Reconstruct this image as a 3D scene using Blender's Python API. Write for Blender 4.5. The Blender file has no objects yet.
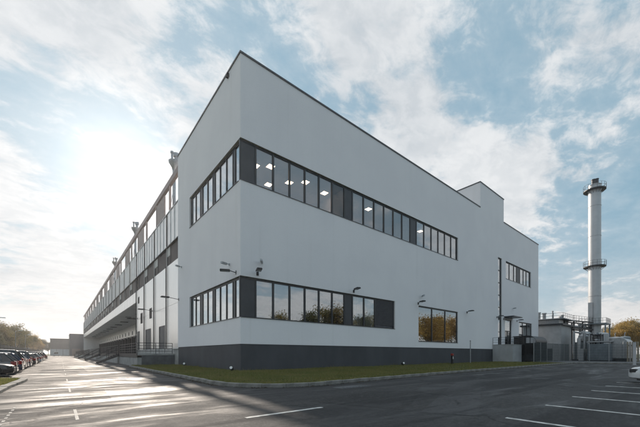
import bpy, bmesh, math, random
import numpy as np
from mathutils import Vector, Matrix

R = math.radians
scene = bpy.context.scene
COL = scene.collection
random.seed(7)

# ------------------------------------------------------------------ camera
# world axes follow the white block: X along its long front, Y along the loading street
YAW, FPX, HORIZON = 39.36, 317.0, 353.5
CAM = Vector((-10.02, -21.22, 1.40))
cam_d = bpy.data.cameras.new('camera')
cam_d.sensor_width = 36.0
cam_d.lens = 36.0 * FPX / 640.0
cam_d.shift_y = (HORIZON - 213.5) / 640.0
cam_d.clip_end = 6000
cam_d.clip_start = 0.05
cam = bpy.data.objects.new('camera', cam_d)
COL.objects.link(cam)
cam.location = CAM
cam.rotation_euler = (R(90), 0, R(-YAW))
scene.camera = cam

# ------------------------------------------------------------------ sun and sky
SUN_AZ, SUN_EL = 8.0, 25.5            # degrees from +Y towards +X, and above the horizon
SUN_DIR = Vector((math.cos(R(SUN_EL)) * math.sin(R(SUN_AZ)), math.cos(R(SUN_EL)) * math.cos(R(SUN_AZ)), math.sin(R(SUN_EL))))
sun_d = bpy.data.lights.new('sun', 'SUN')
sun_d.energy = 3.2
sun_d.angle = R(0.7)
sun_d.color = (1.0, 0.87, 0.74)
sun = bpy.data.objects.new('sun', sun_d)
COL.objects.link(sun)
sun.rotation_euler = SUN_DIR.to_track_quat('Z', 'Y').to_euler()
sun.location = (0, 0, 80)


class NG:
    """small helper for node trees"""
    def __init__(self, tree):
        self.t = tree

    def n(self, typ, **kw):
        nd = self.t.nodes.new(typ)
        for k, v in kw.items():
            if k.startswith('i_'):
                nd.inputs[k[2:]].default_value = v
            else:
                setattr(nd, k, v)
        return nd

    def put(self, sock, v):
        if isinstance(v, bpy.types.NodeSocket):
            self.t.links.new(v, sock)
        elif v is not None:
            sock.default_value = v

    def math(self, op, a, b=None, c=None, clamp=False):
        nd = self.t.nodes.new('ShaderNodeMath')
        nd.operation = op
        nd.use_clamp = clamp
        for i, v in enumerate((a, b, c)):
            if v is not None:
                self.put(nd.inputs[i], v)
        return nd.outputs[0]

    def vmath(self, op, a, b=None, s=None):
        nd = self.t.nodes.new('ShaderNodeVectorMath')
        nd.operation = op
        self.put(nd.inputs[0], a)
        if b is not None:
            self.put(nd.inputs[1], b)
        if s is not None:
            self.put(nd.inputs['Scale'], s)
        return nd.outputs['Value'] if op in ('DOT_PRODUCT', 'LENGTH') else nd.outputs[0]

    def mix(self, f, a, b, mode='MIX'):
        nd = self.t.nodes.new('ShaderNodeMix')
        nd.data_type = 'RGBA'
        nd.blend_type = mode
        self.put(nd.inputs[0], f)
        for i, v in ((6, a), (7, b)):
            if isinstance(v, (tuple, list)) and len(v) == 3:
                v = (*v, 1)
            self.put(nd.inputs[i], v)
        return nd.outputs[2]

    def ramp(self, f, lo, hi, a=0.0, b=1.0, smooth=True):
        nd = self.t.nodes.new('ShaderNodeMapRange')
        nd.interpolation_type = 'SMOOTHSTEP' if smooth else 'LINEAR'
        self.put(nd.inputs[0], f)
        for i, v in ((1, lo), (2, hi), (3, a), (4, b)):
            nd.inputs[i].default_value = v
        return nd.outputs[0]

    def noise(self, vec, scale, detail=4.0, rough=0.55, dist=0.0):
        nd = self.t.nodes.new('ShaderNodeTexNoise')
        self.put(nd.inputs['Vector'], vec)
        nd.inputs['Scale'].default_value = scale
        nd.inputs['Detail'].default_value = detail
        nd.inputs['Roughness'].default_value = rough
        nd.inputs['Distortion'].default_value = dist
        return nd.outputs[0]

    def mapping(self, vec, rot=(0, 0, 0), scale=(1, 1, 1), loc=(0, 0, 0)):
        nd = self.t.nodes.new('ShaderNodeMapping')
        self.put(nd.inputs[0], vec)
        nd.inputs['Rotation'].default_value = rot
        nd.inputs['Scale'].default_value = scale
        nd.inputs['Location'].default_value = loc
        return nd.outputs[0]


world = bpy.data.worlds.new('World')
scene.world = world
world.use_nodes = True
wt = world.node_tree
wt.nodes.clear()
W = NG(wt)
w_out = W.n('ShaderNodeOutputWorld')
w_bg = W.n('ShaderNodeBackground')
wt.links.new(w_bg.outputs[0], w_out.inputs[0])
w_bg.inputs['Strength'].default_value = 0.10
sky = W.n('ShaderNodeTexSky')
sky.sky_type = 'NISHITA'
sky.sun_disc = False
sky.sun_elevation = R(SUN_EL)
sky.sun_rotation = R(SUN_AZ)
sky.air_density = 1.0
sky.dust_density = 0.7
sky.ozone_density = 1.4
dirv = W.vmath('NORMALIZE', W.n('ShaderNodeTexCoord').outputs['Generated'])
sep = W.n('ShaderNodeSeparateXYZ')
wt.links.new(dirv, sep.inputs[0])
zc = W.math('MAXIMUM', sep.outputs[2], 0.0)
inv = W.math('DIVIDE', 1.0, W.math('ADD', zc, 0.16))
plane = W.n('ShaderNodeCombineXYZ')
wt.links.new(W.math('MULTIPLY', sep.outputs[0], inv), plane.inputs[0])
wt.links.new(W.math('MULTIPLY', sep.outputs[1], inv), plane.inputs[1])
pv = plane.outputs[0]
sd = W.math('MAXIMUM', W.vmath('DOT_PRODUCT', dirv, tuple(SUN_DIR)), 0.0)
# wide cloud sheets broken into small puffs, all laid on a flat cloud deck
OFF = (40.6, 22.2)
streak = W.mapping(pv, rot=(0, 0, R(62)), scale=(1.0, 1.45, 1), loc=(OFF[0] + 3.1, OFF[1] + 1.7, 0))
n_big = W.noise(W.mapping(pv, loc=(OFF[0], OFF[1], 0.4)), 0.80, 2.0, 0.5, 0.3)
n_mid = W.noise(streak, 2.6, 10.0, 0.58, 0.2)
n_fine = W.noise(streak, 9.0, 9.0, 0.66, 0.35)
dens = W.math('ADD', W.math('MULTIPLY', n_big, 0.62), W.math('MULTIPLY', n_mid, 0.50))
dens = W.math('ADD', dens, W.math('MULTIPLY', n_fine, 0.24))
haze_low = W.math('POWER', W.math('SUBTRACT', 1.0, W.math('MINIMUM', zc, 1.0)), 7.0)
dens = W.math('ADD', dens, W.math('MULTIPLY', haze_low, 0.10))
dens = W.math('ADD', dens, W.math('MULTIPLY', W.math('POWER', sd, 6.0), 0.125))
cover = W.ramp(dens, 0.655, 0.79)
thin = W.ramp(dens, 0.53, 0.83, 0.0, 0.40)
cover = W.math('MAXIMUM', cover, thin)
cover = W.math('MULTIPLY', cover, 0.93)
puff = W.ramp(n_fine, 0.40, 0.62)
under = W.ramp(W.noise(W.mapping(pv, rot=(0, 0, R(40)), loc=(9.1, 4.0, 0)), 1.5, 5.0, 0.6, 0.3), 0.42, 0.70)
cloud = W.mix(W.math('ADD', W.math('MULTIPLY', under, 0.55), W.math('MULTIPLY', W.math('SUBTRACT', 1.0, puff), 0.28), clamp=True), (5.7, 5.75, 5.8), (3.4, 3.7, 4.0))
warm = W.math('MULTIPLY', haze_low, 0.85)
cloud = W.mix(warm, cloud, (6.0, 5.65, 5.3))
glow = W.math('ADD', W.math('MULTIPLY', W.math('POWER', sd, 100.0), 2.7), W.math('MULTIPLY', W.math('POWER', sd, 20.0), 0.25))
blue = W.mix(0.86, sky.outputs[0], (1.62, 2.80, 3.52))
blue = W.mix(W.math('MULTIPLY', haze_low, 0.75), blue, (5.2, 5.0, 4.8))
base = W.mix(cover, blue, cloud)
gl = W.mix(glow, (0, 0, 0), (1.0, 0.975, 0.93))
gl_n = gl.node
gl_n.clamp_factor = False
total = W.mix(1.0, base, gl, 'ADD')
total.node.clamp_result = False
wt.links.new(total, w_bg.inputs['Color'])

scene.view_settings.view_transform = 'Standard'
scene.view_settings.look = 'None'
scene.view_settings.exposure = 0.63
scene.view_settings.gamma = 1.0
scene.view_settings.use_curve_mapping = False
scene.render.engine = 'CYCLES'
scene.cycles.use_denoising = True
scene.cycles.max_bounces = 8
scene.cycles.transparent_max_bounces = 12
scene.cycles.sample_clamp_indirect = 6.0
scene.cycles.caustics_reflective = False
scene.cycles.caustics_refractive = False


# ------------------------------------------------------------------ materials
MATS = {}


def mat(name, col, rough=0.6, metal=0.0, var=0.12, vscale=3.0, bump=0.0, bscale=60.0, spec=0.5, rvar=0.0, coat=0.0, stretch=(1, 1, 1)):
    """painted / mineral surface: base colour with object-space mottling, optional relief"""
    if name in MATS:
        return MATS[name]
    m = bpy.data.materials.new(name)
    m.use_nodes = True
    g = NG(m.node_tree)
    b = m.node_tree.nodes['Principled BSDF']
    co = g.mapping(g.n('ShaderNodeTexCoord').outputs['Object'], scale=stretch)
    n1 = g.noise(co, vscale, 5.0, 0.6)
    lo = tuple(c * (1 - var) for c in col)
    hi = tuple(min(1, c * (1 + var)) for c in col)
    g.put(b.inputs['Base Color'], g.mix(g.ramp(n1, 0.3, 0.7), lo, hi))
    if rvar:
        g.put(b.inputs['Roughness'], g.ramp(n1, 0.3, 0.7, max(0.02, rough - rvar), min(1, rough + rvar)))
    else:
        b.inputs['Roughness'].default_value = rough
    b.inputs['Metallic'].default_value = metal
    b.inputs['Specular IOR Level'].default_value = spec
    b.inputs['Coat Weight'].default_value = coat
    b.inputs['Coat Roughness'].default_value = 0.06
    if bump:
        bn = g.n('ShaderNodeBump')
        bn.inputs['Strength'].default_value = bump
        bn.inputs['Distance'].default_value = 0.01
        g.put(bn.inputs['Height'], g.noise(co, bscale, 3.0, 0.6))
        g.put(b.inputs['Normal'], bn.outputs[0])
    MATS[name] = m
    return m


def render_mat():
    """white rendered wall: broad mottling, faint vertical run-off streaks, trowel relief"""
    m = bpy.data.materials.new('white_render')
    m.use_nodes = True
    g = NG(m.node_tree)
    b = m.node_tree.nodes['Principled BSDF']
    co = g.n('ShaderNodeTexCoord').outputs['Object']
    n1 = g.noise(co, 0.22, 4.0, 0.55)
    st = g.noise(g.mapping(co, scale=(1.6, 1.6, 0.05)), 1.3, 4.0, 0.6)
    n3 = g.noise(co, 9.0, 4.0, 0.6)
    c = g.mix(g.ramp(n1, 0.35, 0.65), (0.85, 0.845, 0.87), (0.885, 0.88, 0.90))
    c = g.mix(g.ramp(st, 0.54, 0.82, 0.0, 0.20), c, (0.62, 0.61, 0.60))
    c = g.mix(g.ramp(n3, 0.4, 0.75, 0.0, 0.07), c, (0.5, 0.5, 0.5))
    g.put(b.inputs['Base Color'], c)
    b.inputs['Roughness'].default_value = 0.82
    b.inputs['Specular IOR Level'].default_value = 0.3
    bn = g.n('ShaderNodeBump')
    bn.inputs['Strength'].default_value = 0.25
    bn.inputs['Distance'].default_value = 0.006
    g.put(bn.inputs['Height'], g.noise(co, 90.0, 3.0, 0.7))
    g.put(b.inputs['Normal'], bn.outputs[0])
    return m


def glass_mat(name, tint=(0.55, 0.6, 0.62), refl0=0.10, rough=0.0, wave=0.0, body=None, body_f=0.0):
    """window glass: clear tinted pane with an angle dependent mirror on it"""
    m = bpy.data.materials.new(name)
    m.use_nodes = True
    t = m.node_tree
    t.nodes.clear()
    g = NG(t)
    out = g.n('ShaderNodeOutputMaterial')
    geo = g.n('ShaderNodeNewGeometry')
    cosi = g.math('ABSOLUTE', g.vmath('DOT_PRODUCT', geo.outputs['Normal'], geo.outputs['Incoming']))
    sch = g.math('POWER', g.math('SUBTRACT', 1.0, cosi, clamp=True), 5.0)
    f = g.math('ADD', g.math('MULTIPLY', sch, 1.0 - refl0), refl0, clamp=True)
    tr = g.n('ShaderNodeBsdfTransparent')
    tr.inputs[0].default_value = (*tint, 1)
    gl = g.n('ShaderNodeBsdfGlossy')
    gl.inputs['Roughness'].default_value = rough
    gl.inputs['Color'].default_value = (0.92, 0.95, 0.97, 1)
    if wave:
        bn = g.n('ShaderNodeBump')
        bn.inputs['Strength'].default_value = wave
        bn.inputs['Distance'].default_value = 0.02
        g.put(bn.inputs['Height'], g.noise(g.n('ShaderNodeTexCoord').outputs['Object'], 0.9, 2.0, 0.5))
        g.put(gl.inputs['Normal'], bn.outputs[0])
    mx = g.n('ShaderNodeMixShader')
    g.put(mx.inputs[0], f)
    inner = tr.outputs[0]
    if body:
        df = g.n('ShaderNodeBsdfDiffuse')
        df.inputs[0].default_value = (*body, 1)
        mb = g.n('ShaderNodeMixShader')
        mb.inputs[0].default_value = body_f
        t.links.new(tr.outputs[0], mb.inputs[1])
        t.links.new(df.outputs[0], mb.inputs[2])
        inner = mb.outputs[0]
    t.links.new(inner, mx.inputs[1])
    t.links.new(gl.outputs[0], mx.inputs[2])
    t.links.new(mx.outputs[0], out.inputs[0])
    return m


def emit_mat(name, col, s):
    m = bpy.data.materials.new(name)
    m.use_nodes = True
    b = m.node_tree.nodes['Principled BSDF']
    b.inputs['Base Color'].default_value = (*col, 1)
    b.inputs['Emission Color'].default_value = (*col, 1)
    b.inputs['Emission Strength'].default_value = s
    return m


def asphalt_mat(name='asphalt', k=1.0, dr=0.0):
    m = bpy.data.materials.new(name)
    m.use_nodes = True
    g = NG(m.node_tree)
    b = m.node_tree.nodes['Principled BSDF']
    co = g.n('ShaderNodeTexCoord').outputs['Object']
    big = g.noise(co, 0.10, 4.0, 0.55, 0.4)
    mid = g.noise(co, 0.9, 5.0, 0.6, 0.2)
    grit = g.noise(co, 70.0, 3.0, 0.75)
    spk = g.noise(co, 24.0, 2.0, 0.6)
    wet_sun_streaks = g.noise(g.mapping(co, rot=(0, 0, R(YAW - 4)), scale=(0.30, 1.0, 1), loc=(4, 2, 0)), 0.62, 6.0, 0.62, 1.1)  # streaks imitating sun and shade bands on the road, besides wet tracks
    wet_shade_streaks = g.noise(g.mapping(co, rot=(0, 0, R(YAW + 14)), scale=(0.10, 1.0, 1), loc=(1, 7, 0)), 0.45, 4.0, 0.55, 1.0)
    c = g.mix(g.ramp(big, 0.35, 0.65), tuple(k * x for x in (0.033, 0.033, 0.035)), tuple(k * x for x in (0.057, 0.056, 0.057)))
    c = g.mix(g.ramp(mid, 0.42, 0.75, 0.0, 0.5), c, (0.07, 0.067, 0.065))
    c = g.mix(g.ramp(spk, 0.56, 0.74, 0.0, 0.6), c, (0.15, 0.145, 0.14))
    c = g.mix(g.ramp(grit, 0.5, 0.8, 0.0, 0.35), c, (0.02, 0.02, 0.02))
    agg = g.noise(co, 8.5, 4.0, 0.7)
    c = g.mix(g.ramp(agg, 0.50, 0.66, 0.0, 0.5), c, (0.11, 0.108, 0.108))
    c = g.mix(g.ramp(agg, 0.34, 0.46, 0.5, 0.0), c, (0.018, 0.018, 0.019))
    stain = g.noise(co, 2.6, 4.0, 0.65, 0.5)
    c = g.mix(g.ramp(stain, 0.54, 0.72, 0.0, 0.55), c, (0.018, 0.018, 0.019))
    c = g.mix(g.ramp(stain, 0.25, 0.40, 0.4, 0.0), c, (0.085, 0.082, 0.078))
    # worn cracks
    vo = g.n('ShaderNodeTexVoronoi')
    vo.feature = 'DISTANCE_TO_EDGE'
    vo.inputs['Scale'].default_value = 0.16
    wob = g.n('ShaderNodeTexNoise')
    wob.inputs['Scale'].default_value = 0.8
    wob.inputs['Detail'].default_value = 4
    g.put(wob.inputs['Vector'], co)
    g.put(vo.inputs['Vector'], g.vmath('ADD', co, g.vmath('SCALE', wob.outputs['Color'], s=1.6)))
    crack = g.ramp(vo.outputs['Distance'], 0.0, 0.009, 1.0, 0.0)
    crack = g.math('MULTIPLY', crack, g.ramp(mid, 0.42, 0.52))
    c = g.mix(g.math('MULTIPLY', crack, 0.8), c, (0.012, 0.012, 0.012))
    wet_sun_mask = g.ramp(wet_sun_streaks, 0.46, 0.62)
    wet_shade_mask = g.ramp(wet_shade_streaks, 0.52, 0.60)
    c = g.mix(g.math('MULTIPLY', wet_sun_mask, 0.35), c, (0.03, 0.03, 0.032))  # the same streaks are also put into the colour
    c = g.mix(g.math('MULTIPLY', wet_shade_mask, 0.45), c, (0.022, 0.022, 0.024))
    g.put(b.inputs['Base Color'], c)
    r = g.ramp(wet_sun_streaks, 0.46, 0.66, 0.84 + dr, 0.50 + dr)
    r = g.math('ADD', r, g.ramp(mid, 0.3, 0.7, -0.06, 0.06))
    r = g.math('ADD', r, g.math('MULTIPLY', wet_shade_mask, 0.10))
    g.put(b.inputs['Roughness'], r)
    b.inputs['Specular IOR Level'].default_value = 0.36
    bn = g.n('ShaderNodeBump')
    bn.inputs['Strength'].default_value = 0.55
    bn.inputs['Distance'].default_value = 0.012
    hgt = g.math('ADD', g.math('MULTIPLY', grit, 0.5), g.math('MULTIPLY', crack, -1.0))
    hgt = g.math('ADD', hgt, g.math('MULTIPLY', mid, 1.2))
    g.put(bn.inputs['Height'], hgt)
    g.put(b.inputs['Normal'], bn.outputs[0])
    return m


def leaf_mat(name, c1, c2, c3):
    m = bpy.data.materials.new(name)
    m.use_nodes = True
    t = m.node_tree
    g = NG(t)
    b = t.nodes['Principled BSDF']
    geo = g.n('ShaderNodeNewGeometry')
    rnd = geo.outputs['Random Per Island']
    co = g.n('ShaderNodeTexCoord').outputs['Object']
    oi = g.n('ShaderNodeObjectInfo').outputs['Random']
    patch = g.noise(co, 0.35, 3.0, 0.6)
    c = g.mix(g.ramp(patch, 0.38, 0.62), c1, c2)
    c = g.mix(g.ramp(rnd, 0.55, 1.0, 0.0, 0.8), c, c3)
    c = g.mix(g.math('MULTIPLY', oi, 0.35), c, c3)
    g.put(b.inputs['Base Color'], c)
    b.inputs['Roughness'].default_value = 0.6
    b.inputs['Specular IOR Level'].default_value = 0.25
    tl = g.n('ShaderNodeBsdfTranslucent')
    g.put(tl.inputs[0], c)
    mx = g.n('ShaderNodeMixShader')
    mx.inputs[0].default_value = 0.40
    out = t.nodes['Material Output']
    t.links.new(b.outputs[0], mx.inputs[1])
    t.links.new(tl.outputs[0], mx.inputs[2])
    t.links.new(mx.outputs[0], out.inputs[0])
    return m


M_RENDER = render_mat()
M_PLINTH = mat('dark_plinth_render', (0.062, 0.066, 0.076), 0.7, var=0.14, vscale=0.6, bump=0.2, bscale=80, stretch=(1, 1, 0.4))
M_COPING = mat('coping_metal', (0.075, 0.08, 0.088), 0.4, 0.3, var=0.1)
M_FRAME = mat('window_frame_anthracite', (0.028, 0.030, 0.034), 0.4, 0.0, var=0.1)
M_PANEL = mat('anthracite_panel', (0.055, 0.058, 0.066), 0.45, 0.1, var=0.1, vscale=1.0)
M_LOUVRE = mat('louvre_grey', (0.085, 0.088, 0.10), 0.5, 0.2, var=0.1)
M_GLASS = glass_mat('window_glass', (0.76, 0.78, 0.79), 0.31, wave=0.04)
M_GLASS_UP = glass_mat('window_glass_upper', (0.90, 0.91, 0.91), 0.19, wave=0.04)
M_GLASS_BR = glass_mat('window_glass_bright', (0.9, 0.92, 0.93), 0.44, wave=0.03)
M_GLASS_DARK = glass_mat('window_glass_dark', (0.40, 0.42, 0.43), 0.10, wave=0.05)
M_GLASS_HALL = mat('hall_glass_brown', (0.052, 0.042, 0.04), 0.5, 0.0, var=0.25, vscale=0.5, spec=0.15)
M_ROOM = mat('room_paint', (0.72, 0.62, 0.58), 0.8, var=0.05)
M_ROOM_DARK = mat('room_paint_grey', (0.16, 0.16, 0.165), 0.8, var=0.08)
M_FLOOR = mat('room_floor', (0.46, 0.40, 0.36), 0.6)
M_LAMP = emit_mat('lamp_diffuser', (1.0, 0.76, 0.55), 6.0)
M_BLIND = mat('blind_and_sky_patch', (0.62, 0.62, 0.60), 0.8, var=0.05)
M_CLAD = mat('hall_cladding', (0.88, 0.86, 0.835), 0.34, 0.7, var=0.06, vscale=0.5, rvar=0.06, stretch=(1, 1, 0.3))
M_RIB = mat('ribbed_metal', (0.90, 0.875, 0.86), 0.40, 0.5, var=0.07, vscale=0.7)
M_STEEL_DK = mat('dark_steel', (0.045, 0.046, 0.05), 0.45, 0.4, var=0.15)
M_GALV = mat('galvanised_steel', (0.36, 0.375, 0.39), 0.42, 0.7, var=0.16, vscale=5)
M_STACK = mat('stack_metal', (0.46, 0.475, 0.49), 0.42, 0.35, var=0.06, vscale=0.7)
M_PINK = mat('screen_brown', (0.33, 0.27, 0.255), 0.6, var=0.1)
M_CONC = mat('concrete', (0.36, 0.36, 0.35), 0.85, var=0.2, vscale=1.2, bump=0.3, bscale=40)
M_CONC_DK = mat('concrete_dark', (0.13, 0.135, 0.14), 0.85, var=0.2, vscale=1.4, bump=0.3, bscale=40)
M_KERB = mat('kerb_concrete', (0.20, 0.195, 0.18), 0.85, var=0.3, vscale=2.2, bump=0.5, bscale=45)
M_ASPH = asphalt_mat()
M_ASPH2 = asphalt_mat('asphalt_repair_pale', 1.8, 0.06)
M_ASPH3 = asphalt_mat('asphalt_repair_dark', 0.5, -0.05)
M_PAINT = mat('road_paint', (0.56, 0.56, 0.54), 0.6, var=0.35, vscale=6.0, bump=0.3, bscale=50)
M_PAINT_WORN = mat('road_paint_worn', (0.30, 0.295, 0.28), 0.75, var=0.5, vscale=9.0, bump=0.3, bscale=50)
M_SOIL = mat('turf_soil', (0.085, 0.10, 0.038), 0.95, var=0.4, vscale=2.0, bump=0.6, bscale=12)
M_FIELD = mat('field_ground', (0.075, 0.085, 0.045), 0.95, var=0.35, vscale=0.05)
M_ROOF = mat('roof_membrane', (0.22, 0.22, 0.22), 0.9, var=0.2, vscale=0.5)
M_SOFFIT = mat('soffit_panel', (0.86, 0.84, 0.82), 0.6, 0.0, var=0.08, vscale=0.4)
M_DOCKDOOR = mat('dock_door', (0.06, 0.066, 0.075), 0.5, 0.2, var=0.15)
M_WHITE = mat('white_plastic', (0.78, 0.78, 0.76), 0.4, var=0.03)
M_BLACK = mat('black_plastic', (0.02, 0.02, 0.022), 0.45, var=0.1)
M_RED = mat('red_paint', (0.32, 0.035, 0.03), 0.45, var=0.12)
M_BARK = mat('bark', (0.075, 0.058, 0.042), 0.9, var=0.35, vscale=6, bump=0.6, bscale=20, stretch=(1, 1, 0.3))
M_UNIT = mat('plant_unit_paint', (0.40, 0.41, 0.42), 0.55, 0.1, var=0.1, vscale=1.0)
M_UNIT_BL = mat('tank_blue_grey', (0.20, 0.235, 0.26), 0.5, 0.2, var=0.15, vscale=1.2)
M_TIMBER = mat('pale_timber', (0.36, 0.31, 0.23), 0.75, var=0.25, vscale=2.0, stretch=(4, 4, 0.4))
M_FENCE = mat('fence_wire', (0.07, 0.085, 0.09), 0.5, 0.3, var=0.1)
M_FAR_DK = mat('far_block_cladding', (0.13, 0.135, 0.15), 0.6, var=0.08, vscale=0.3)
M_FAR_BR = mat('far_block_brown', (0.21, 0.185, 0.175), 0.7, var=0.1, vscale=0.3)
M_FAR_LT = mat('far_block_light', (0.52, 0.53, 0.55), 0.6, var=0.1, vscale=0.3)
M_TYRE = mat('tyre_rubber', (0.02, 0.02, 0.02), 0.8, var=0.15)
M_RIM = mat('alloy_rim', (0.45, 0.46, 0.47), 0.35, 0.8, var=0.08)
M_CARGLASS = mat('car_glass', (0.012, 0.014, 0.016), 0.04, 0.0, var=0.05, spec=0.9)
M_TAIL = mat('tail_lens_red', (0.30, 0.012, 0.012), 0.15, var=0.1, coat=0.6)
M_HEAD = mat('head_lens_clear', (0.62, 0.64, 0.66), 0.1, 0.2, var=0.05, coat=0.6)
M_GRASS = leaf_mat('grass_blades', (0.13, 0.16, 0.042), (0.21, 0.205, 0.065), (0.29, 0.25, 0.11))
M_LITTER = leaf_mat('litter', (0.03, 0.024, 0.016), (0.06, 0.045, 0.02), (0.11, 0.07, 0.025))
M_LEAF_GOLD = leaf_mat('leaves_gold', (0.42, 0.26, 0.065), (0.32, 0.22, 0.06), (0.46, 0.32, 0.10))
M_LEAF_MIX = leaf_mat('leaves_turning', (0.085, 0.10, 0.03), (0.15, 0.135, 0.04), (0.26, 0.17, 0.05))
M_LEAF_GREEN = leaf_mat('leaves_dull_green', (0.05, 0.065, 0.022), (0.075, 0.08, 0.025), (0.12, 0.10, 0.035))


# ------------------------------------------------------------------ mesh helpers
class MB:
    def __init__(self):
        self.v, self.f = [], []

    def quad(self, a, b, c, d):
        i = len(self.v)
        self.v += [tuple(a), tuple(b), tuple(c), tuple(d)]
        self.f.append((i, i + 1, i + 2, i + 3))
        return self

    def box(self, x0, x1, y0, y1, z0, z1, ch=0.0):
        if x0 > x1: x0, x1 = x1, x0
        if y0 > y1: y0, y1 = y1, y0
        if z0 > z1: z0, z1 = z1, z0
        i = len(self.v)
        if ch <= 0:
            self.v += [(x0, y0, z0), (x1, y0, z0), (x1, y1, z0), (x0, y1, z0), (x0, y0, z1), (x1, y0, z1), (x1, y1, z1), (x0, y1, z1)]
            self.f += [tuple(i + k for k in q) for q in ((0, 3, 2, 1), (4, 5, 6, 7), (0, 1, 5, 4), (1, 2, 6, 5), (2, 3, 7, 6), (3, 0, 4, 7))]
        else:
            # box with chamfered top rim
            self.v += [(x0, y0, z0), (x1, y0, z0), (x1, y1, z0), (x0, y1, z0), (x0, y0, z1 - ch), (x1, y0, z1 - ch), (x1, y1, z1 - ch), (x0, y1, z1 - ch),
                       (x0 + ch, y0 + ch, z1), (x1 - ch, y0 + ch, z1), (x1 - ch, y1 - ch, z1), (x0 + ch, y1 - ch, z1)]
            self.f += [tuple(i + k for k in q) for q in ((0, 3, 2, 1), (0, 1, 5, 4), (1, 2, 6, 5), (2, 3, 7, 6), (3, 0, 4, 7),
                                                         (4, 5, 9, 8), (5, 6, 10, 9), (6, 7, 11, 10), (7, 4, 8, 11), (8, 9, 10, 11))]
        return self

    def tube(self, p, q, r, r2=None, n=8, cap=True):
        p, q = Vector(p), Vector(q)
        r2 = r if r2 is None else r2
        d = (q - p)
        if d.length < 1e-6:
            return self
        d.normalize()
        a = d.orthogonal().normalized()
        b = d.cross(a)
        i = len(self.v)
        for k in range(n):
            t = 2 * math.pi * k / n
            o = a * math.cos(t) + b * math.sin(t)
            self.v.append(tuple(p + o * r))
            self.v.append(tuple(q + o * r2))
        for k in range(n):
            j = (k + 1) % n
            self.f.append((i + 2 * k, i + 2 * j, i + 2 * j + 1, i + 2 * k + 1))
        if cap:
            self.f.append(tuple(i + 2 * k for k in reversed(range(n))))
            self.f.append(tuple(i + 2 * k + 1 for k in range(n)))
        return self

    def path(self, pts, r, n=6):
        for a, b in zip(pts[:-1], pts[1:]):
            self.tube(a, b, r, n=n)
        return self

    def lathe(self, c, prof, n=24):
        """prof: list of (radius, z)"""
        i = len(self.v)
        for (r, z) in prof:
            for k in range(n):
                t = 2 * math.pi * k / n
                self.v.append((c[0] + r * math.cos(t), c[1] + r * math.sin(t), c[2] + z))
        for s in range(len(prof) - 1):
            for k in range(n):
                j = (k + 1) % n
                self.f.append((i + s * n + k, i + s * n + j, i + (s + 1) * n + j, i + (s + 1) * n + k))
        self.f.append(tuple(i + k for k in reversed(range(n))))
        self.f.append(tuple(i + (len(prof) - 1) * n + k for k in range(n)))
        return self

    def prism(self, poly, z0, z1):
        """poly: ccw xy outline"""
        n = len(poly)
        i = len(self.v)
        self.v += [(x, y, z0) for x, y in poly] + [(x, y, z1) for x, y in poly]
        self.f.append(tuple(i + k for k in reversed(range(n))))
        self.f.append(tuple(i + n + k for k in range(n)))
        for k in range(n):
            j = (k + 1) % n
            self.f.append((i + k, i + j, i + n + j, i + n + k))
        return self

    def build(self, name, m, parent=None, smooth=False, loc=None):
        me = bpy.data.meshes.new(name)
        me.from_pydata(self.v, [], self.f)
        me.update()
        if smooth:
            me.polygons.foreach_set('use_smooth', [True] * len(me.polygons))
            try:
                me.set_sharp_from_angle(angle=R(40))
            except Exception:
                pass
        o = bpy.data.objects.new(name, me)
        me.materials.append(m)
        COL.objects.link(o)
        if parent is not None:
            o.parent = parent
        if loc is not None:
            o.location = loc
        return o


def tag(o, label=None, cat=None, group=None, kind=None):
    if label: o['label'] = label
    if cat: o['category'] = cat
    if group: o['group'] = group
    if kind: o['kind'] = kind
    return o


def empty(name, loc=(0, 0, 0), rz=0.0, label=None, cat=None, group=None):
    o = bpy.data.objects.new(name, None)
    COL.objects.link(o)
    o.location = loc
    o.rotation_euler = (0, 0, rz)
    o.empty_display_size = 0.2
    tag(o, label, cat, group)
    return o


KIDS = {}


def copy_tree(o, parent=None):
    c = o.copy()
    COL.objects.link(c)
    if parent is not None:
        c.parent = parent
    for ch in list(o.children):
        copy_tree(ch, c)
    return c


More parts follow.
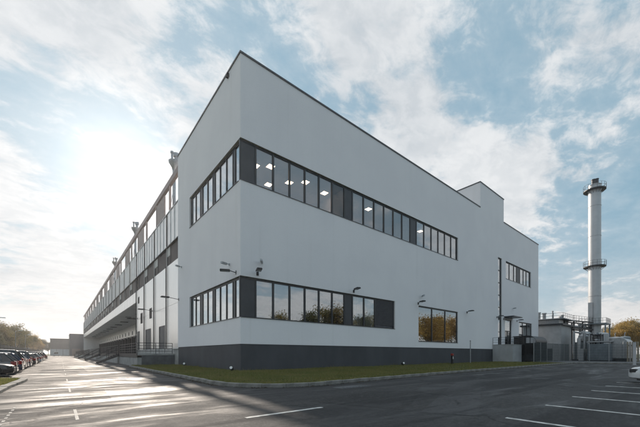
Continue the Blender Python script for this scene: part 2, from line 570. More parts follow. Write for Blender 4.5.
def wall_mesh(axis, pos, thick, spans, openings):
    """wall slab with real openings. axis 'v': plane y=pos, runs along x; axis 'u': plane x=pos, runs along y.
    spans: list of (a0,a1,z0,z1) filled rectangles; openings: list of (a0,a1,z0,z1)."""
    A = sorted({round(x, 4) for s in spans + openings for x in s[:2]})
    Z = sorted({round(x, 4) for s in spans + openings for x in s[2:]})

    def inside(a, z, rects):
        return any(r[0] - 1e-5 < a < r[1] + 1e-5 and r[2] - 1e-5 < z < r[3] + 1e-5 for r in rects)
    cell = {}
    for i in range(len(A) - 1):
        for k in range(len(Z) - 1):
            a, z = (A[i] + A[i + 1]) / 2, (Z[k] + Z[k + 1]) / 2
            cell[i, k] = inside(a, z, spans) and not inside(a, z, openings)
    mb = MB()

    def P(a, d, z):
        return (a, pos + d, z) if axis == 'v' else (pos + d, a, z)

    flip = axis == 'u'

    def q(*pts):
        mb.quad(*(reversed(pts) if flip else pts))
    for (i, k), on in cell.items():
        if not on:
            continue
        a0, a1, z0, z1 = A[i], A[i + 1], Z[k], Z[k + 1]
        q(P(a0, 0, z0), P(a1, 0, z0), P(a1, 0, z1), P(a0, 0, z1))
        q(P(a1, thick, z0), P(a0, thick, z0), P(a0, thick, z1), P(a1, thick, z1))
        if not cell.get((i - 1, k)): q(P(a0, thick, z0), P(a0, 0, z0), P(a0, 0, z1), P(a0, thick, z1))
        if not cell.get((i + 1, k)): q(P(a1, 0, z0), P(a1, thick, z0), P(a1, thick, z1), P(a1, 0, z1))
        if not cell.get((i, k - 1)): q(P(a0, thick, z0), P(a1, thick, z0), P(a1, 0, z0), P(a0, 0, z0))
        if not cell.get((i, k + 1)): q(P(a0, 0, z1), P(a1, 0, z1), P(a1, thick, z1), P(a0, thick, z1))
    return mb


# ================================================================== THE SETTING
g = MB().quad((-1500, -1500, -0.06), (1500, -1500, -0.06), (1500, 1800, -0.06), (-1500, 1800, -0.06)).build('ground', M_FIELD)
tag(g, kind='structure')
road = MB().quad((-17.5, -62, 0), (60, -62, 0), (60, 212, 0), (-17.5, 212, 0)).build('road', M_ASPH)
tag(road, kind='structure')
yard = MB().quad((60, -40, -0.004), (120, -40, -0.004), (120, 40, -0.004), (60, 40, -0.004)).build('plant_yard_ground', M_CONC_DK)
tag(yard, kind='structure')


def arc(cx, cy, r, a0, a1, n):
    return [(cx + r * math.cos(R(a0 + (a1 - a0) * i / n)), cy + r * math.sin(R(a0 + (a1 - a0) * i / n))) for i in range(n + 1)]


def resample(path, step):
    out = [Vector(path[0])]
    acc = 0.0
    for a, b in zip(path[:-1], path[1:]):
        a, b = Vector(a), Vector(b)
        L = (b - a).length
        s = step - acc
        while s <= L + 1e-9:
            out.append(a + (b - a) * (s / L))
            s += step
        acc = L - (s - step)
    return out


def kerb_run(path, parent, h=0.17, w=0.16, step=1.0):
    """one stone per metre along the path, stones on the left-hand side of the path"""
    pts = resample(path, step)
    for a, b in zip(pts[:-1], pts[1:]):
        d = (b - a)
        L = d.length
        ang = math.atan2(d.y, d.x) + random.uniform(-0.006, 0.006)
        hh = h + random.uniform(-0.012, 0.008)
        mb = MB().box(0.008, L - 0.008, random.uniform(-0.006, 0.006), w, -0.05, hh, ch=0.018)
        o = mb.build('kerb_stone', M_KERB, parent)
        o.location = (a.x, a.y, 0)
        o.rotation_euler = (0, 0, ang)


# verge along the white block: runs down the loading street, round the corner, along the front
verge_path = [(-4.45, 17.0), (-4.6, 5.0), (-4.7, -6.9)] + arc(-1.5, -7.3, 3.22, 180, 262, 9) + [(-1.2, -10.55), (2.0, -10.35), (12, -9.85), (30, -9.55), (44.5, -9.35)] + arc(44.5, -12.2, 2.85, 90, 12, 6) + [(47.6, -16.0), (48.3, -30)]
kerb = empty('kerb', (0, 0, 0))
tag(kerb, kind='structure')
kerb_run(verge_path, kerb)
vp = resample(verge_path, 1.0)
inner = []
for i, p in enumerate(vp):
    d = (vp[min(i + 1, len(vp) - 1)] - vp[max(i - 1, 0)]).normalized()
    inner.append((p.x - d.y * 0.15, p.y + d.x * 0.15))
cut = [p for p in inner if p[0] < 43.3]
verge_poly = cut + [(43.3, 0.05), (0.05, 0.05), (0.05, 17.0)]
verge = MB().prism(verge_poly, -0.03, 0.125).build('verge', M_SOIL)
tag(verge, kind='structure')
pav_poly = [p for p in inner if p[0] >= 43.3] + [(60.4, -30), (60.4, 0.05), (43.32, 0.05)]
pav = MB().prism(pav_poly, -0.03, 0.08).build('pavement', M_CONC_DK)
tag(pav, kind='structure')

# kerbed grass island at the head of the parked cars
isl_path = [(-24, -7.5), (-13.0, -7.2)] + arc(-12.9, -6.0, 1.25, 270, 360, 4) + [(-11.55, -3.2), (-11.32, 0.0)] + arc(-12.4, 1.2, 1.1, 0, 82, 5) + [(-24, 2.45)]
isl_kerb = empty('kerb', (0, 0, 0))
tag(isl_kerb, kind='structure')
kerb_run(isl_path, isl_kerb, h=0.13, w=0.30)
ip = resample(isl_path, 0.6)
iin = []
for i, p in enumerate(ip):
    d = (ip[min(i + 1, len(ip) - 1)] - ip[max(i - 1, 0)]).normalized()
    iin.append((p.x - d.y * 0.29, p.y + d.x * 0.29))
isl = MB().prism(iin, -0.03, 0.10).build('verge', M_SOIL)
tag(isl, kind='structure')


def grass(name, polys_rects, n, base_z, seed, hmin=0.04, hmax=0.11, keep=lambda x, y: True, near=None):
    rng = np.random.default_rng(seed)
    V, F = [], []
    areas = np.array([(r[1] - r[0]) * (r[3] - r[2]) * r[4] for r in polys_rects], float)
    pick = rng.choice(len(areas), n, p=areas / areas.sum())
    k = 0
    for r in pick:
        x0, x1, y0, y1, _ = polys_rects[r]
        x, y = rng.uniform(x0, x1), rng.uniform(y0, y1)
        if not keep(x, y):
            continue
        tuft = math.sin(x * 1.7 + math.sin(y * 0.9) * 2) * math.sin(y * 2.3 + x)
        h = rng.uniform(hmin, hmax) * (0.55 + 0.9 * (tuft * 0.5 + 0.5)) * (1.9 if rng.random() < 0.05 and tuft > 0.2 else 1.0)
        a = rng.uniform(0, math.pi)
        w = rng.uniform(0.012, 0.026)
        lx, ly = rng.normal(0, 0.035, 2)
        dx, dy = math.cos(a) * w, math.sin(a) * w
        V += [(x - dx, y - dy, base_z), (x + dx, y + dy, base_z), (x + lx, y + ly, base_z + h)]
        F.append((k, k + 1, k + 2))
        k += 3
    me = bpy.data.meshes.new(name)
    me.from_pydata(V, [], F)
    me.materials.append(M_GRASS)
    o = bpy.data.objects.new(name, me)
    COL.objects.link(o)
    return o


def inside_poly(poly):
    def f(x, y):
        c = False
        j = len(poly) - 1
        for i in range(len(poly)):
            xi, yi = poly[i]
            xj, yj = poly[j]
            if (yi > y) != (yj > y) and x < (xj - xi) * (y - yi) / (yj - yi) + xi:
                c = not c
            j = i
        return c
    return f


gr = grass('verge_grass', [(-4.8, 0.0, -10.6, 17, 3.0), (0.0, 12, -10.6, 0, 3.0), (12, 43.3, -10.2, 0, 1.0)], 110000, 0.12, 3, hmin=0.045, hmax=0.13, keep=inside_poly(verge_poly))
tag(gr, 'short green grass on the strip round the white building', 'grass', kind='stuff')
gr2 = grass('island_grass', [(-16.5, -11, -7.5, 2.5, 1)], 22000, 0.095, 4, keep=inside_poly(iin))
tag(gr2, 'sunlit short grass on the kerbed island before parked cars', 'grass', kind='stuff')

# fallen leaves and grit in the gutter and on the grass edge
def litter(name, n, seed):
    rng = random.Random(seed)
    pts = resample(verge_path, 0.5)
    V, F = [], []
    k = 0
    for _ in range(n):
        i = rng.randrange(len(pts) - 1)
        p, q = pts[i], pts[i + 1]
        d = (q - p).normalized()
        clump = 0.5 + 0.5 * math.sin(i * 1.9) * math.sin(i * 0.7 + 1)
        if rng.random() > 0.25 + clump:
            continue
        on_grass = rng.random() < 0.3
        o = rng.uniform(0.2, 2.5) if on_grass else -abs(rng.gauss(0, 0.16)) - 0.015
        c = p + (q - p) * rng.random() + Vector((-d.y, d.x)) * o
        s_ = rng.uniform(0.012, 0.045)
        a = rng.uniform(0, 6.28)
        z = (0.17 if on_grass else 0.006) + rng.random() * 0.022
        if on_grass:
            s_ *= 1.25
        u = Vector((math.cos(a), math.sin(a))) * s_
        w = Vector((-u.y, u.x)) * 0.7
        V += [(c.x - u.x, c.y - u.y, z), (c.x + w.x, c.y + w.y, z + rng.uniform(0, 0.02)), (c.x + u.x, c.y + u.y, z + rng.uniform(0, 0.015)), (c.x - w.x, c.y - w.y, z)]
        F.append((k, k + 1, k + 2, k + 3))
        k += 4
    me = bpy.data.meshes.new(name)
    me.from_pydata(V, [], F)
    me.materials.append(M_LITTER)
    o = bpy.data.objects.new(name, me)
    COL.objects.link(o)
    return o


tag(litter('leaf_litter', 9000, 21), 'fallen leaves and grit lying along the kerb and grass edge', 'leaf litter', kind='stuff')

# painted lines: bays on the right, stop line, dashes along the street
for k in range(-1, 6):
    x = -2.5 + 2.68 * k
    MB().box(x - 0.06, x + 0.06, -23.5, -18.45, 0.001, 0.005).build('painted_line', M_PAINT, road)
MB().box(-6.9, -4.75, -14.93, -14.81, 0.001, 0.005).build('painted_line', M_PAINT, road)
for (a, b) in ((-12.8, -11.2), (-6.6, -5.0), (-0.6, 1.0), (5.4, 7.0), (11.4, 13.0), (17.4, 19), (23.4, 25), (29.4, 31), (35.4, 37), (45, 47), (55, 57)):
    MB().box(-9.765, -9.705, a, b, 0.001, 0.005).build('painted_line', M_PAINT_WORN, road)
for k in range(9):
    MB().box(-10.95, -10.90, -13.4 + k * 0.42, -13.2 + k * 0.42, 0.001, 0.005).build('painted_line', M_PAINT_WORN, road)
for k in range(1, 27):
    v = 7.2 + 2.7 * (k - 1)
    MB().box(-17.2, -12.1, v - 0.05, v + 0.05, 0.001, 0.005).build('painted_line', M_PAINT, road)
# asphalt repair patches, each a thin sheet on the road
def patch(pts, m, z=0.004):
    mb = MB()
    mb.v = [(x, y, z) for x, y in pts]
    mb.f = [tuple(range(len(pts)))]
    mb.build('asphalt_patch', m, road)


patch([(-3.4, -16.9), (4.6, -13.6), (7.8, -13.4), (7.6, -14.2), (4.4, -14.9), (-2.8, -18.0)], M_ASPH2)
patch([(-4.4, -13.9), (-1.0, -13.3), (0.4, -14.6), (-3.4, -16.4)], M_ASPH3)
patch([(9.0, -11.0), (28.0, -10.4), (28.0, -11.8), (9.4, -12.4)], M_ASPH3)
patch([(-8.8, -9.6), (-6.3, -9.4), (-6.2, -6.2), (-8.7, -6.3)], M_ASPH3)
patch([(-11.2, 8.0), (-8.4, 8.2), (-8.3, 16.0), (-11.2, 15.8)], M_ASPH2)
dg = MB().box(-1.35, 0.35, -12.05, -11.45, 0.001, 0.010)
for k in range(9):
    dg.box(-1.25 + k * 0.18, -1.16 + k * 0.18, -11.98, -11.52, 0.009, 0.022)
dg.build('drain_cover', M_CONC_DK, road)

# ================================================================== WHITE BLOCK
BL, BD, BH = 63.6, 15.6, 23.0            # length, depth, height
office = empty('office_building', (0, 0, 0), 0, 'tall white rendered block with dark ribbon windows wrapping its corner', 'building')
UP = (13.90, 16.95)
LO = (4.02, 7.02)
front_open = [(0.0, 31.42, *UP), (0.0, 17.80, *LO), (22.2, 31.4, 2.80, 7.0), (44.35, 45.85, 2.8, 16.9), (47.5, 59.4, 13.9, 16.85), (47.1, 49.9, 2.8, 7.1), (53.3, 59.9, 4.5, 7.1)]
front_spans = [(0.0, BL, 2.1, BH), (38.05, 46.6, BH, 26.75)]
wall_mesh('v', 0.0, 0.30, front_spans, front_open).build('wall', M_RENDER, office)
left_open = [(0.30, 11.55, *UP), (0.30, 11.55, *LO)]
# the front wall slab closes the corner, so the side wall starts behind it
side = wall_mesh('u', 0.0, 0.30, [(0.30, BD, 2.1, BH)], left_open)
side.build('wall', M_RENDER, office)
wall_mesh('u', BL - 0.30, 0.30, [(0.30, BD, 0.0, BH)], []).build('wall', M_RENDER, office)
wall_mesh('v', BD - 0.30, 0.30, [(0.30, BL - 0.30, 0.0, BH)], []).build('wall', M_RENDER, office)
# plinth set 4 cm back under the render
wall_mesh('v', 0.05, 0.25, [(0.05, BL - 0.35, 0.0, 2.098)], []).build('plinth', M_PLINTH, office)
wall_mesh('u', 0.05, 0.25, [(0.30, BD, 0.0, 2.098)], []).build('plinth', M_PLINTH, office)
MB().box(0.30, BL - 0.30, 0.30, BD - 0.30, 22.2, 22.5).build('roof', M_ROOF, office)
# stair tower above the roof
tw = MB()
tw.box(38.05, 38.35, 0.30, 9.0, 22.5, 26.75).box(46.30, 46.6, 0.30, 9.0, 22.5, 26.75).box(38.35, 46.30, 8.7, 9.0, 22.5, 26.75).box(38.35, 46.30, 0.30, 8.7, 26.3, 26.55)
tw.build('stair_tower', M_RENDER, office)
# coping flashings, set proud of the walls
cp = [(-0.06, 38.05, -0.06, 0.36, BH, BH + 0.13), (46.6, BL + 0.06, -0.06, 0.36, BH, BH + 0.13), (-0.06, 0.36, 0.36, BD + 0.02, BH, BH + 0.13),
      (BL - 0.36, BL + 0.06, 0.36, BD, BH, BH + 0.13), (0.36, BL - 0.36, BD - 0.36, BD, BH, BH + 0.13),
      (37.99, 46.66, -0.06, 0.36, 26.75, 26.89), (37.99, 38.41, 0.36, 9.06, 26.75, 26.89), (46.24, 46.66, 0.36, 9.06, 26.75, 26.89), (38.41, 46.24, 8.64, 9.06, 26.75, 26.89)]
for b in cp:
    MB().box(*b).build('coping', M_COPING, office)


def window_unit(axis, pos, a0, a1, z0, z1, cells, name='window', depth=0.14, sill=True, fr=0.075, top=0.16, parent=None, kinds=None):
    """frame with one pane or panel per cell. cells: list of (width, kind). kind g glass, d dark glass, p solid panel, l louvre, b blind behind glass"""
    def bx(mb, x0, x1, d0, d1, zz0, zz1):
        if axis == 'v': mb.box(x0, x1, pos + d0, pos + d1, zz0, zz1)
        else: mb.box(pos + d0, pos + d1, x0, x1, zz0, zz1)
    e = 0.002
    A0, A1, Z0, Z1 = a0 + e, a1 - e, z0 + e, z1 - e
    f = MB()
    bx(f, A0, A1, depth, depth + 0.10, Z1 - top, Z1)
    bx(f, A0, A1, depth, depth + 0.10, Z0, Z0 + 0.09)
    edges = [a0]
    for w, _ in cells:
        edges.append(edges[-1] + w)
    for i, x in enumerate(edges):
        lo = A0 if i == 0 else x - fr
        hi = A1 if i == len(edges) - 1 else x + fr
        if i == 0: hi = A0 + 0.10
        if i == len(edges) - 1: lo = A1 - 0.14
        bx(f, lo, hi, depth - 0.012, depth + 0.10, Z0 + 0.09, Z1 - top)
    fo = f.build(name, M_FRAME, parent)
    for i, (w, kd) in enumerate(cells):
        x0, x1 = edges[i] + fr, edges[i + 1] - fr
        if i == 0: x0 = A0 + 0.10
        if i == len(cells) - 1: x1 = A1 - 0.14
        zz0, zz1 = Z0 + 0.09, Z1 - top
        if kd in 'gdbwu':
            pm = MB()
            bx(pm, x0, x1, depth + 0.045, depth + 0.065, zz0, zz1)
            pm.build('pane', M_GLASS_DARK if kd == 'd' else (M_GLASS_BR if kd == 'w' else (M_GLASS_UP if kd == 'u' else M_GLASS)), fo)
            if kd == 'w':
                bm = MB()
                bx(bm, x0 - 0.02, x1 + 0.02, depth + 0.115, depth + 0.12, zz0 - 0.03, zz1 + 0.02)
                bm.build('blind', M_WHITE, fo)  # white sheet put behind the side panes to brighten them like reflected sky
            if kd == 'b':
                bm = MB()
                n = 9
                for k in range(n):
                    wq = (x1 - x0) / n
                    bx(bm, x0 + k * wq + 0.004, x0 + (k + 1) * wq - 0.004, depth + 0.16 + 0.02 * (k % 2), depth + 0.175 + 0.02 * (k % 2), zz0 + 0.03, zz1 - 0.02)
                bm.build('blind', M_BLIND, fo)
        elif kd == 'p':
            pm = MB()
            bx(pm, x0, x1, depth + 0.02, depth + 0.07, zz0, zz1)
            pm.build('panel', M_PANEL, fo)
        elif kd == 'l':
            pm = MB()
            n = 22
            bx(pm, x0, x1, depth + 0.07, depth + 0.09, zz0, zz1)
            for k in range(n):
                h = (zz1 - zz0 - 0.25) / n
                bx(pm, x0, x1, depth - 0.01 + 0.0, depth + 0.05, zz0 + 0.25 + k * h, zz0 + 0.25 + k * h + h * 0.55)
            pm.build('louvre', M_LOUVRE, fo)
    if sill:
        sm = MB()
        bx(sm, a0 + 0.003, a1 - 0.003, -0.05, depth - 0.015, z0 + 0.003, z0 + 0.035)
        sm.build('sill', M_COPING, fo)
    return fo


M1, M2, M3 = (10.45 - 1.28) / 6, (20.80 - 11.49) / 6, (31.42 - 21.98) / 6
band_up = [(1.28, 'p')] + [(M1, 'u')] * 5 + [(M1, 'd'), (1.04, 'p')] + [(M2, 'u')] * 6 + [(1.18, 'p')] + [(M3, 'g')] * 6
window_unit('v', 0.0, 0.0, 31.42, *UP, band_up, parent=office)
band_lo = [(1.28, 'p')] + [(M1, 'g')] * 6 + [(1.04, 'p')] + [(1.62, 'b'), (1.62, 'b'), (17.80 - 11.49 - 3.24, 'l')]
window_unit('v', 0.0, 0.0, 17.80, *LO, band_lo, parent=office)
window_unit('v', 0.0, 22.2, 31.4, 2.80, 7.0, [(3.0, 'g'), (3.1, 'g'), (3.1, 'g')], parent=office, depth=0.10)
window_unit('v', 0.0, 44.35, 45.85, 2.8, 16.9, [(1.5, 'g')], parent=office, fr=0.05)
window_unit('v', 0.0, 47.5, 59.4, 13.9, 16.85, [(1.9, 'g'), (2.0, 'g'), (1.3, 'g'), (1.5, 'p'), (1.75, 'g'), (1.5, 'g'), (1.95, 'g')], parent=office, depth=0.16)
window_unit('v', 0.0, 53.3, 59.9, 4.5, 7.1, [(2.2, 'b'), (2.2, 'b'), (2.2, 'b')], parent=office)
side_cells = [(0.95, 'w'), (0.40, 'p'), (1.22, 'w'), (1.28, 'w'), (1.15, 'w'), (0.45, 'p'), (1.25, 'w'), (1.30, 'w'), (0.60, 'p'), (1.27, 'w'), (1.38, 'w')]  # narrow solid cells stand in for grey reflections across the panes
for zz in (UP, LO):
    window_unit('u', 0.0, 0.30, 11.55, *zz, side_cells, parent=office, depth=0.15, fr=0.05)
# tall stair window transoms
for k in range(1, 7):
    MB().box(44.46, 45.70, 0.12, 0.24, 2.9 + k * 2.0 - 0.05, 2.9 + k * 2.0 + 0.05).build('transom', M_FRAME, office)
# entrance door on the landing
dr = MB()
dr.box(47.102, 47.25, 0.10, 0.22, 2.802, 7.098).box(49.75, 49.898, 0.10, 0.22, 2.802, 7.098).box(47.25, 49.75, 0.10, 0.22, 6.95, 7.098).box(47.25, 49.75, 0.10, 0.22, 5.1, 5.25).box(48.42, 48.55, 0.105, 0.215, 2.802, 5.1)
door = dr.build('door', M_FRAME, office)
MB().box(47.25, 48.42, 0.15, 0.17, 2.85, 5.1).build('pane', M_GLASS_DARK, door)
MB().box(48.55, 49.75, 0.15, 0.17, 2.85, 5.1).build('pane', M_GLASS_DARK, door)
MB().box(47.25, 49.75, 0.15, 0.17, 5.25, 6.95).build('pane', M_GLASS, door)
MB().tube((48.66, 0.06, 3.6), (48.66, 0.06, 4.4), 0.02).build('handle', M_GALV, door)
MB().box(46.7, 50.4, -1.5, -0.003, 7.42, 7.56).build('door_canopy', M_COPING, office)


def room(x0, x1, y0, y1, z0, z1, m, holes=(), back=True):
    """room shell seen through the glass: floor, ceiling, back and end walls"""
    MB().box(x0, x1, y0, y1, z0 - 0.2, z0).build('room_floor', M_FLOOR, office)
    MB().box(x0, x1, y0, y1, z1, z1 + 0.2).build('room_ceiling', m, office)
    MB().box(x0, x1, y1, y1 + 0.12, z0, z1).build('room_wall', m, office)
    for x in holes:
        MB().box(x - 0.06, x + 0.06, y0 + 0.05, y1, z0, z1).build('partition', m, office)


room(0.31, 38.0, 0.31, 8.4, 12.95, 17.10, M_ROOM, holes=(10.97, 21.4, 31.6))
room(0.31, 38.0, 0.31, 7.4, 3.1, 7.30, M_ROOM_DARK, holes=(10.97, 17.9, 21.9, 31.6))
room(0.31, 8.0, 8.60, 14.8, 12.95, 17.10, M_ROOM)
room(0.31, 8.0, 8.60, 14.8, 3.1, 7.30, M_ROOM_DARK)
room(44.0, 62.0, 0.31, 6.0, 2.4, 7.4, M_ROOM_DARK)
room(46.2, 62.0, 0.31, 6.0, 12.9, 17.0, M_ROOM)
MB().box(43.8, 46.1, 3.5, 3.6, 2.6, 17.2).build('room_wall', M_ROOM, office)
for (x, y) in [(2.55, 2.6), (3.6, 1.9), (4.9, 4.5), (6.2, 3.0), (7.3, 2.0), (13.9, 3.0), (15.8, 2.0), (25.6, 2.0), (9.9, 2.4), (2.5, 6.9), (5.5, 6.9), (8.5, 6.9), (13, 6.6), (16.5, 6.6), (20, 6.6), (24, 6.9), (28, 6.9)]:  # rows at the back are out of view, added to brighten the room
    lp = empty('ceiling_lamp', (x, y, 17.10), 0, 'lit square ceiling lamp behind the upper ribbon window, back rows added unseen', 'ceiling lamp', 'lit ceiling lamps behind the upper windows')
    MB().box(-0.30, 0.30, -0.30, 0.30, -0.07, -0.003).build('housing', M_WHITE, lp)
    MB().box(-0.27, 0.27, -0.27, 0.27, -0.085, -0.071).build('diffuser', M_LAMP, lp)

# grey concrete landing with steps in front of the entrance
land = empty('entrance_landing', (42.3, -2.85, 0), 0, 'grey concrete entrance landing with rails beside the black shelter', 'landing')
MB().box(0, 3.6, 0, 2.84, 0.0, 2.72).build('landing_wall', M_UNIT, land)
MB().box(-0.06, 3.66, -0.06, 2.84, 2.722, 2.80).build('landing_slab', M_CONC, land)
MB().box(3.66, 8.2, 1.5, 2.84, 2.50, 2.80).build('landing_slab', M_CONC, land)
rl = MB()
for x in (0.05, 1.2, 2.4, 3.55):
    rl.tube((x, 0.02, 2.8), (x, 0.02, 3.85), 0.022)
for y in (1.0, 2.0, 2.8):
    rl.tube((0.02, y, 2.8), (0.02, y, 3.85), 0.022)
for z in (3.15, 3.5, 3.85):
    rl.tube((0.05, 0.02, z), (3.55, 0.02, z), 0.02).tube((0.02, 0.02, z), (0.02, 2.8, z), 0.02)
rl.build('railing', M_STEEL_DK, land)

# ================================================================== LONG HALL ALONG THE STREET
hall = empty('factory_hall', (0, BD, 0), 0, 'long pale metal clad hall with loading docks and open roof screen', 'building')
HO = Vector((0, -BD, 0))           # children are given in world coordinates
HV0, HV1 = BD + 0.01, 198.0
HU = 0.10                          # facade plane, just behind the white block
REC0 = 40.4                        # where the loading recess begins
SOF = 10.2
RU = 7.4                           # depth of the recess


def hb(mb, name, m, parent=None, smooth=False):
    o = mb.build(name, m, parent or hall, smooth)
    if parent is None:
        o.location = HO
    return o


mod = 6.6
posts = [20.68 + mod * k for k in range(-1, 28)]
posts = [p for p in posts if p < HV1]
# backing wall behind the cladding, floors and roof
bw = wall_mesh('u', HU + 0.12, 0.3, [(HV0, REC0, 0.0, 12.0), (REC0, HV1, SOF + 0.02, 12.0), (HV0, HV1, 14.3, 18.2)], [])
hb(bw, 'backing_wall', M_CONC)
hb(MB().box(HU + 0.42, 45, HV0 + 0.02, HV1 - 0.4, 17.6, 17.9), 'roof', M_ROOF)
hb(MB().box(45.0, 45.3, HV0, HV1, 0, 18.2), 'rear_wall', M_CLAD)
hb(MB().box(HU + 0.42, 45.0, HV1 - 0.4, HV1, 0, 18.2), 'end_wall', M_CLAD)
# plinth of the closed part
hb(MB().box(HU, HU + 0.115, HV0, REC0, 0.0, 2.0), 'plinth', M_CONC)
hb(MB().box(HU - 0.10, HU - 0.002, HV0, 18.0, 1.93, 2.03), 'plinth_flashing', M_WHITE)
# big flat cladding panels, with openings for doors and small windows
doors_n = [(21.7, 24.5, 4.85), (29.6, 33.0, 4.95), (37.9, 39.6, 5.0)]
wins_n = [(28.9, 30.4, 6.45, 7.95), (35.4, 37.0, 6.2, 7.9), (38.1, 39.2, 9.7, 10.8)]
pedges = [HV0] + [p for p in posts if HV0 + 1 < p < REC0 - 0.5] + [REC0]
for a, b in zip(pedges[:-1], pedges[1:]):
    for z0, z1 in ((2.0, 7.1), (7.1, 12.0)):
        op = [(d[0], d[1], 1.2, d[2]) for d in doors_n] + [w for w in wins_n]
        op = [(max(o[0], a), min(o[1], b), max(o[2], z0), min(o[3], z1)) for o in op if o[0] < b and o[1] > a and o[2] < z1 and o[3] > z0]
        hb(wall_mesh('u', HU, 0.10, [(a + 0.025, b - 0.025, z0 + 0.012, z1 - 0.012)], op), 'cladding_panel', M_CLAD)
for p in pedges[1:]:
    hb(MB().tube((HU - 0.10, p, 2.0), (HU - 0.10, p, 12.0 if p < REC0 - 0.1 else 14.2), 0.065, n=8), 'downpipe', M_STEEL_DK)
for (a, b, zt) in doors_n:
    d = hb(MB().box(HU + 0.02, HU + 0.09, a, b, 1.42, zt), 'door', M_DOCKDOOR)
    f = MB().box(HU - 0.03, HU + 0.10, a - 0.08, a, 1.42, zt + 0.08).box(HU - 0.03, HU + 0.10, b, b + 0.08, 1.42, zt + 0.08).box(HU - 0.03, HU + 0.10, a, b, zt, zt + 0.08)
    f.build('frame', M_STEEL_DK, d)
for (a, b, z0, z1) in wins_n:
    w = hb(MB().box(HU + 0.05, HU + 0.09, a, b, z0, z1), 'window', M_GLASS_HALL)
    f = MB().box(HU - 0.02, HU + 0.1, a, a + 0.1, z0, z1).box(HU - 0.02, HU + 0.1, b - 0.1, b, z0, z1).box(HU - 0.02, HU + 0.1, a + 0.1, b - 0.1, z1 - 0.1, z1).box(HU - 0.02, HU + 0.1, a + 0.1, b - 0.1, z0, z0 + 0.1)
    f.build('frame', M_STEEL_DK, w)
# fascia panels over the recess
v = REC0
while v < HV1 - 0.5:
    e = min(v + 3.3, HV1)
    hb(MB().box(HU, HU + 0.115, v + 0.03, e - 0.03, SOF, 12.0), 'fascia_panel', M_CLAD)
    v = e
# dark ribbon window: one unit per bay, with light posts between
wedge = [HV0] + [p for p in posts if p > HV0 + 1] + [HV1]
for i, (a, b) in enumerate(zip(wedge[:-1], wedge[1:])):
    fr = MB().box(HU + 0.02, HU + 0.14, a + 0.02, b - 0.02, 14.17, 14.29).box(HU + 0.02, HU + 0.14, a + 0.02, b - 0.02, 12.0, 12.10)
    mid = a + (b - a) * 0.72
    for x in (a + 0.06, mid, b - 0.06):
        fr.box(HU + 0.02, HU + 0.14, x - 0.05, x + 0.05, 12.10, 14.17)
    w = hb(fr, 'window', M_STEEL_DK)
    for x0, x1 in ((a + 0.11, mid - 0.05), (mid + 0.05, b - 0.11)):
        MB().box(HU + 0.07, HU + 0.09, x0, x1, 12.10, 14.17).build('pane', M_GLASS_HALL, w)
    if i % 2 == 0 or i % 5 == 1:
        MB().box(HU + 0.03, HU + 0.06, mid + 0.06, b - 0.12, 13.15, 14.16).build('blind_and_sky_patch', M_BLIND, w)  # pale sheet over the pane, painting in the bright sky it shows
    hb(MB().box(HU - 0.05, HU + 0.14, b - 0.02, b + 0.02, 12.0, 14.29), 'post', M_CLAD)
hb(MB().box(HU + 0.6, HU + 0.7, HV0, HV1 - 0.4, 12.0, 14.3), 'inner_wall', M_ROOM_DARK)
# ribbed panels above the ribbon window
v = HV0
k = 0
while v < HV1 - 0.2:
    e = min(v + 1.65, HV1)
    hb(MB().box(HU, HU + 0.115, v + 0.045, e - 0.045, 14.3, 18.30), 'ribbed_panel', M_RIB)
    hb(MB().box(HU - 0.11, HU, v - 0.035, v + 0.035, 14.3, 18.33), 'rib', M_STEEL_DK if k % 4 == 3 else M_RIB)
    v = e
    k += 1
hb(MB().box(HU - 0.14, HU + 0.2, HV0, HV1, 14.2, 14.298), 'window_head', M_STEEL_DK)
# open roof screen: beam on posts, every second bay partly filled
hb(MB().box(HU - 0.05, HU + 0.30, HV0, HV1, 21.55, 22.20), 'screen_beam', M_PINK)
hb(MB().box(HU - 0.07, HU + 0.36, HV0, HV1, 18.305, 18.42), 'screen_sill', M_GALV)
for i, p in enumerate(posts):
    if p < HV0 + 0.3:
        continue
    hb(MB().box(HU, HU + 0.22, p - 1.0 - 0.10, p - 1.0 + 0.10, 18.42, 21.55), 'screen_post', M_PINK)
for i in range(1, 29, 2):
    a = 22.15 + (i - 1) * mod
    if a + 4.4 < HV1:
        hb(MB().box(HU + 0.05, HU + 0.20, a, a + 4.35, 18.42, 21.3), 'screen_panel', M_PINK)
# recess: soffit panels, rear wall with dock doors
v = REC0
while v < HV1 - 0.5:
    e = min(v + 6.6, HV1 - 1.5)
    hb(MB().box(HU + 0.13, RU, v + 0.02, e - 0.02, SOF - 0.06, SOF), 'soffit_panel', M_SOFFIT)
    if e >= HV1 - 1.6: break
    v = e
hb(MB().box(RU, RU + 0.3, REC0, HV1, 0, SOF), 'dock_wall', M_CLAD)
hb(MB().box(HU, RU, HV1 - 1.4, HV1, 0, SOF), 'end_pier', M_CLAD)
v = 44.0
while v < HV1 - 6:
    d = hb(MB().box(RU - 0.10, RU - 0.003, v, v + 3.4, 1.42, 6.2), 'dock_door', M_DOCKDOOR)
    sh = MB().box(RU - 0.55, RU - 0.003, v - 0.45, v - 0.02, 1.42, 6.6).box(RU - 0.55, RU - 0.003, v + 3.42, v + 3.85, 1.42, 6.6).box(RU - 0.55, RU - 0.003, v - 0.02, v + 3.42, 6.21, 6.6)
    sh.build('dock_shelter', M_STEEL_DK, d)
    MB().box(RU - 0.06, RU - 0.003, v + 1.1, v + 2.3, 7.2, 8.3).build('dock_sign', M_STEEL_DK, d)
    v += 6.6
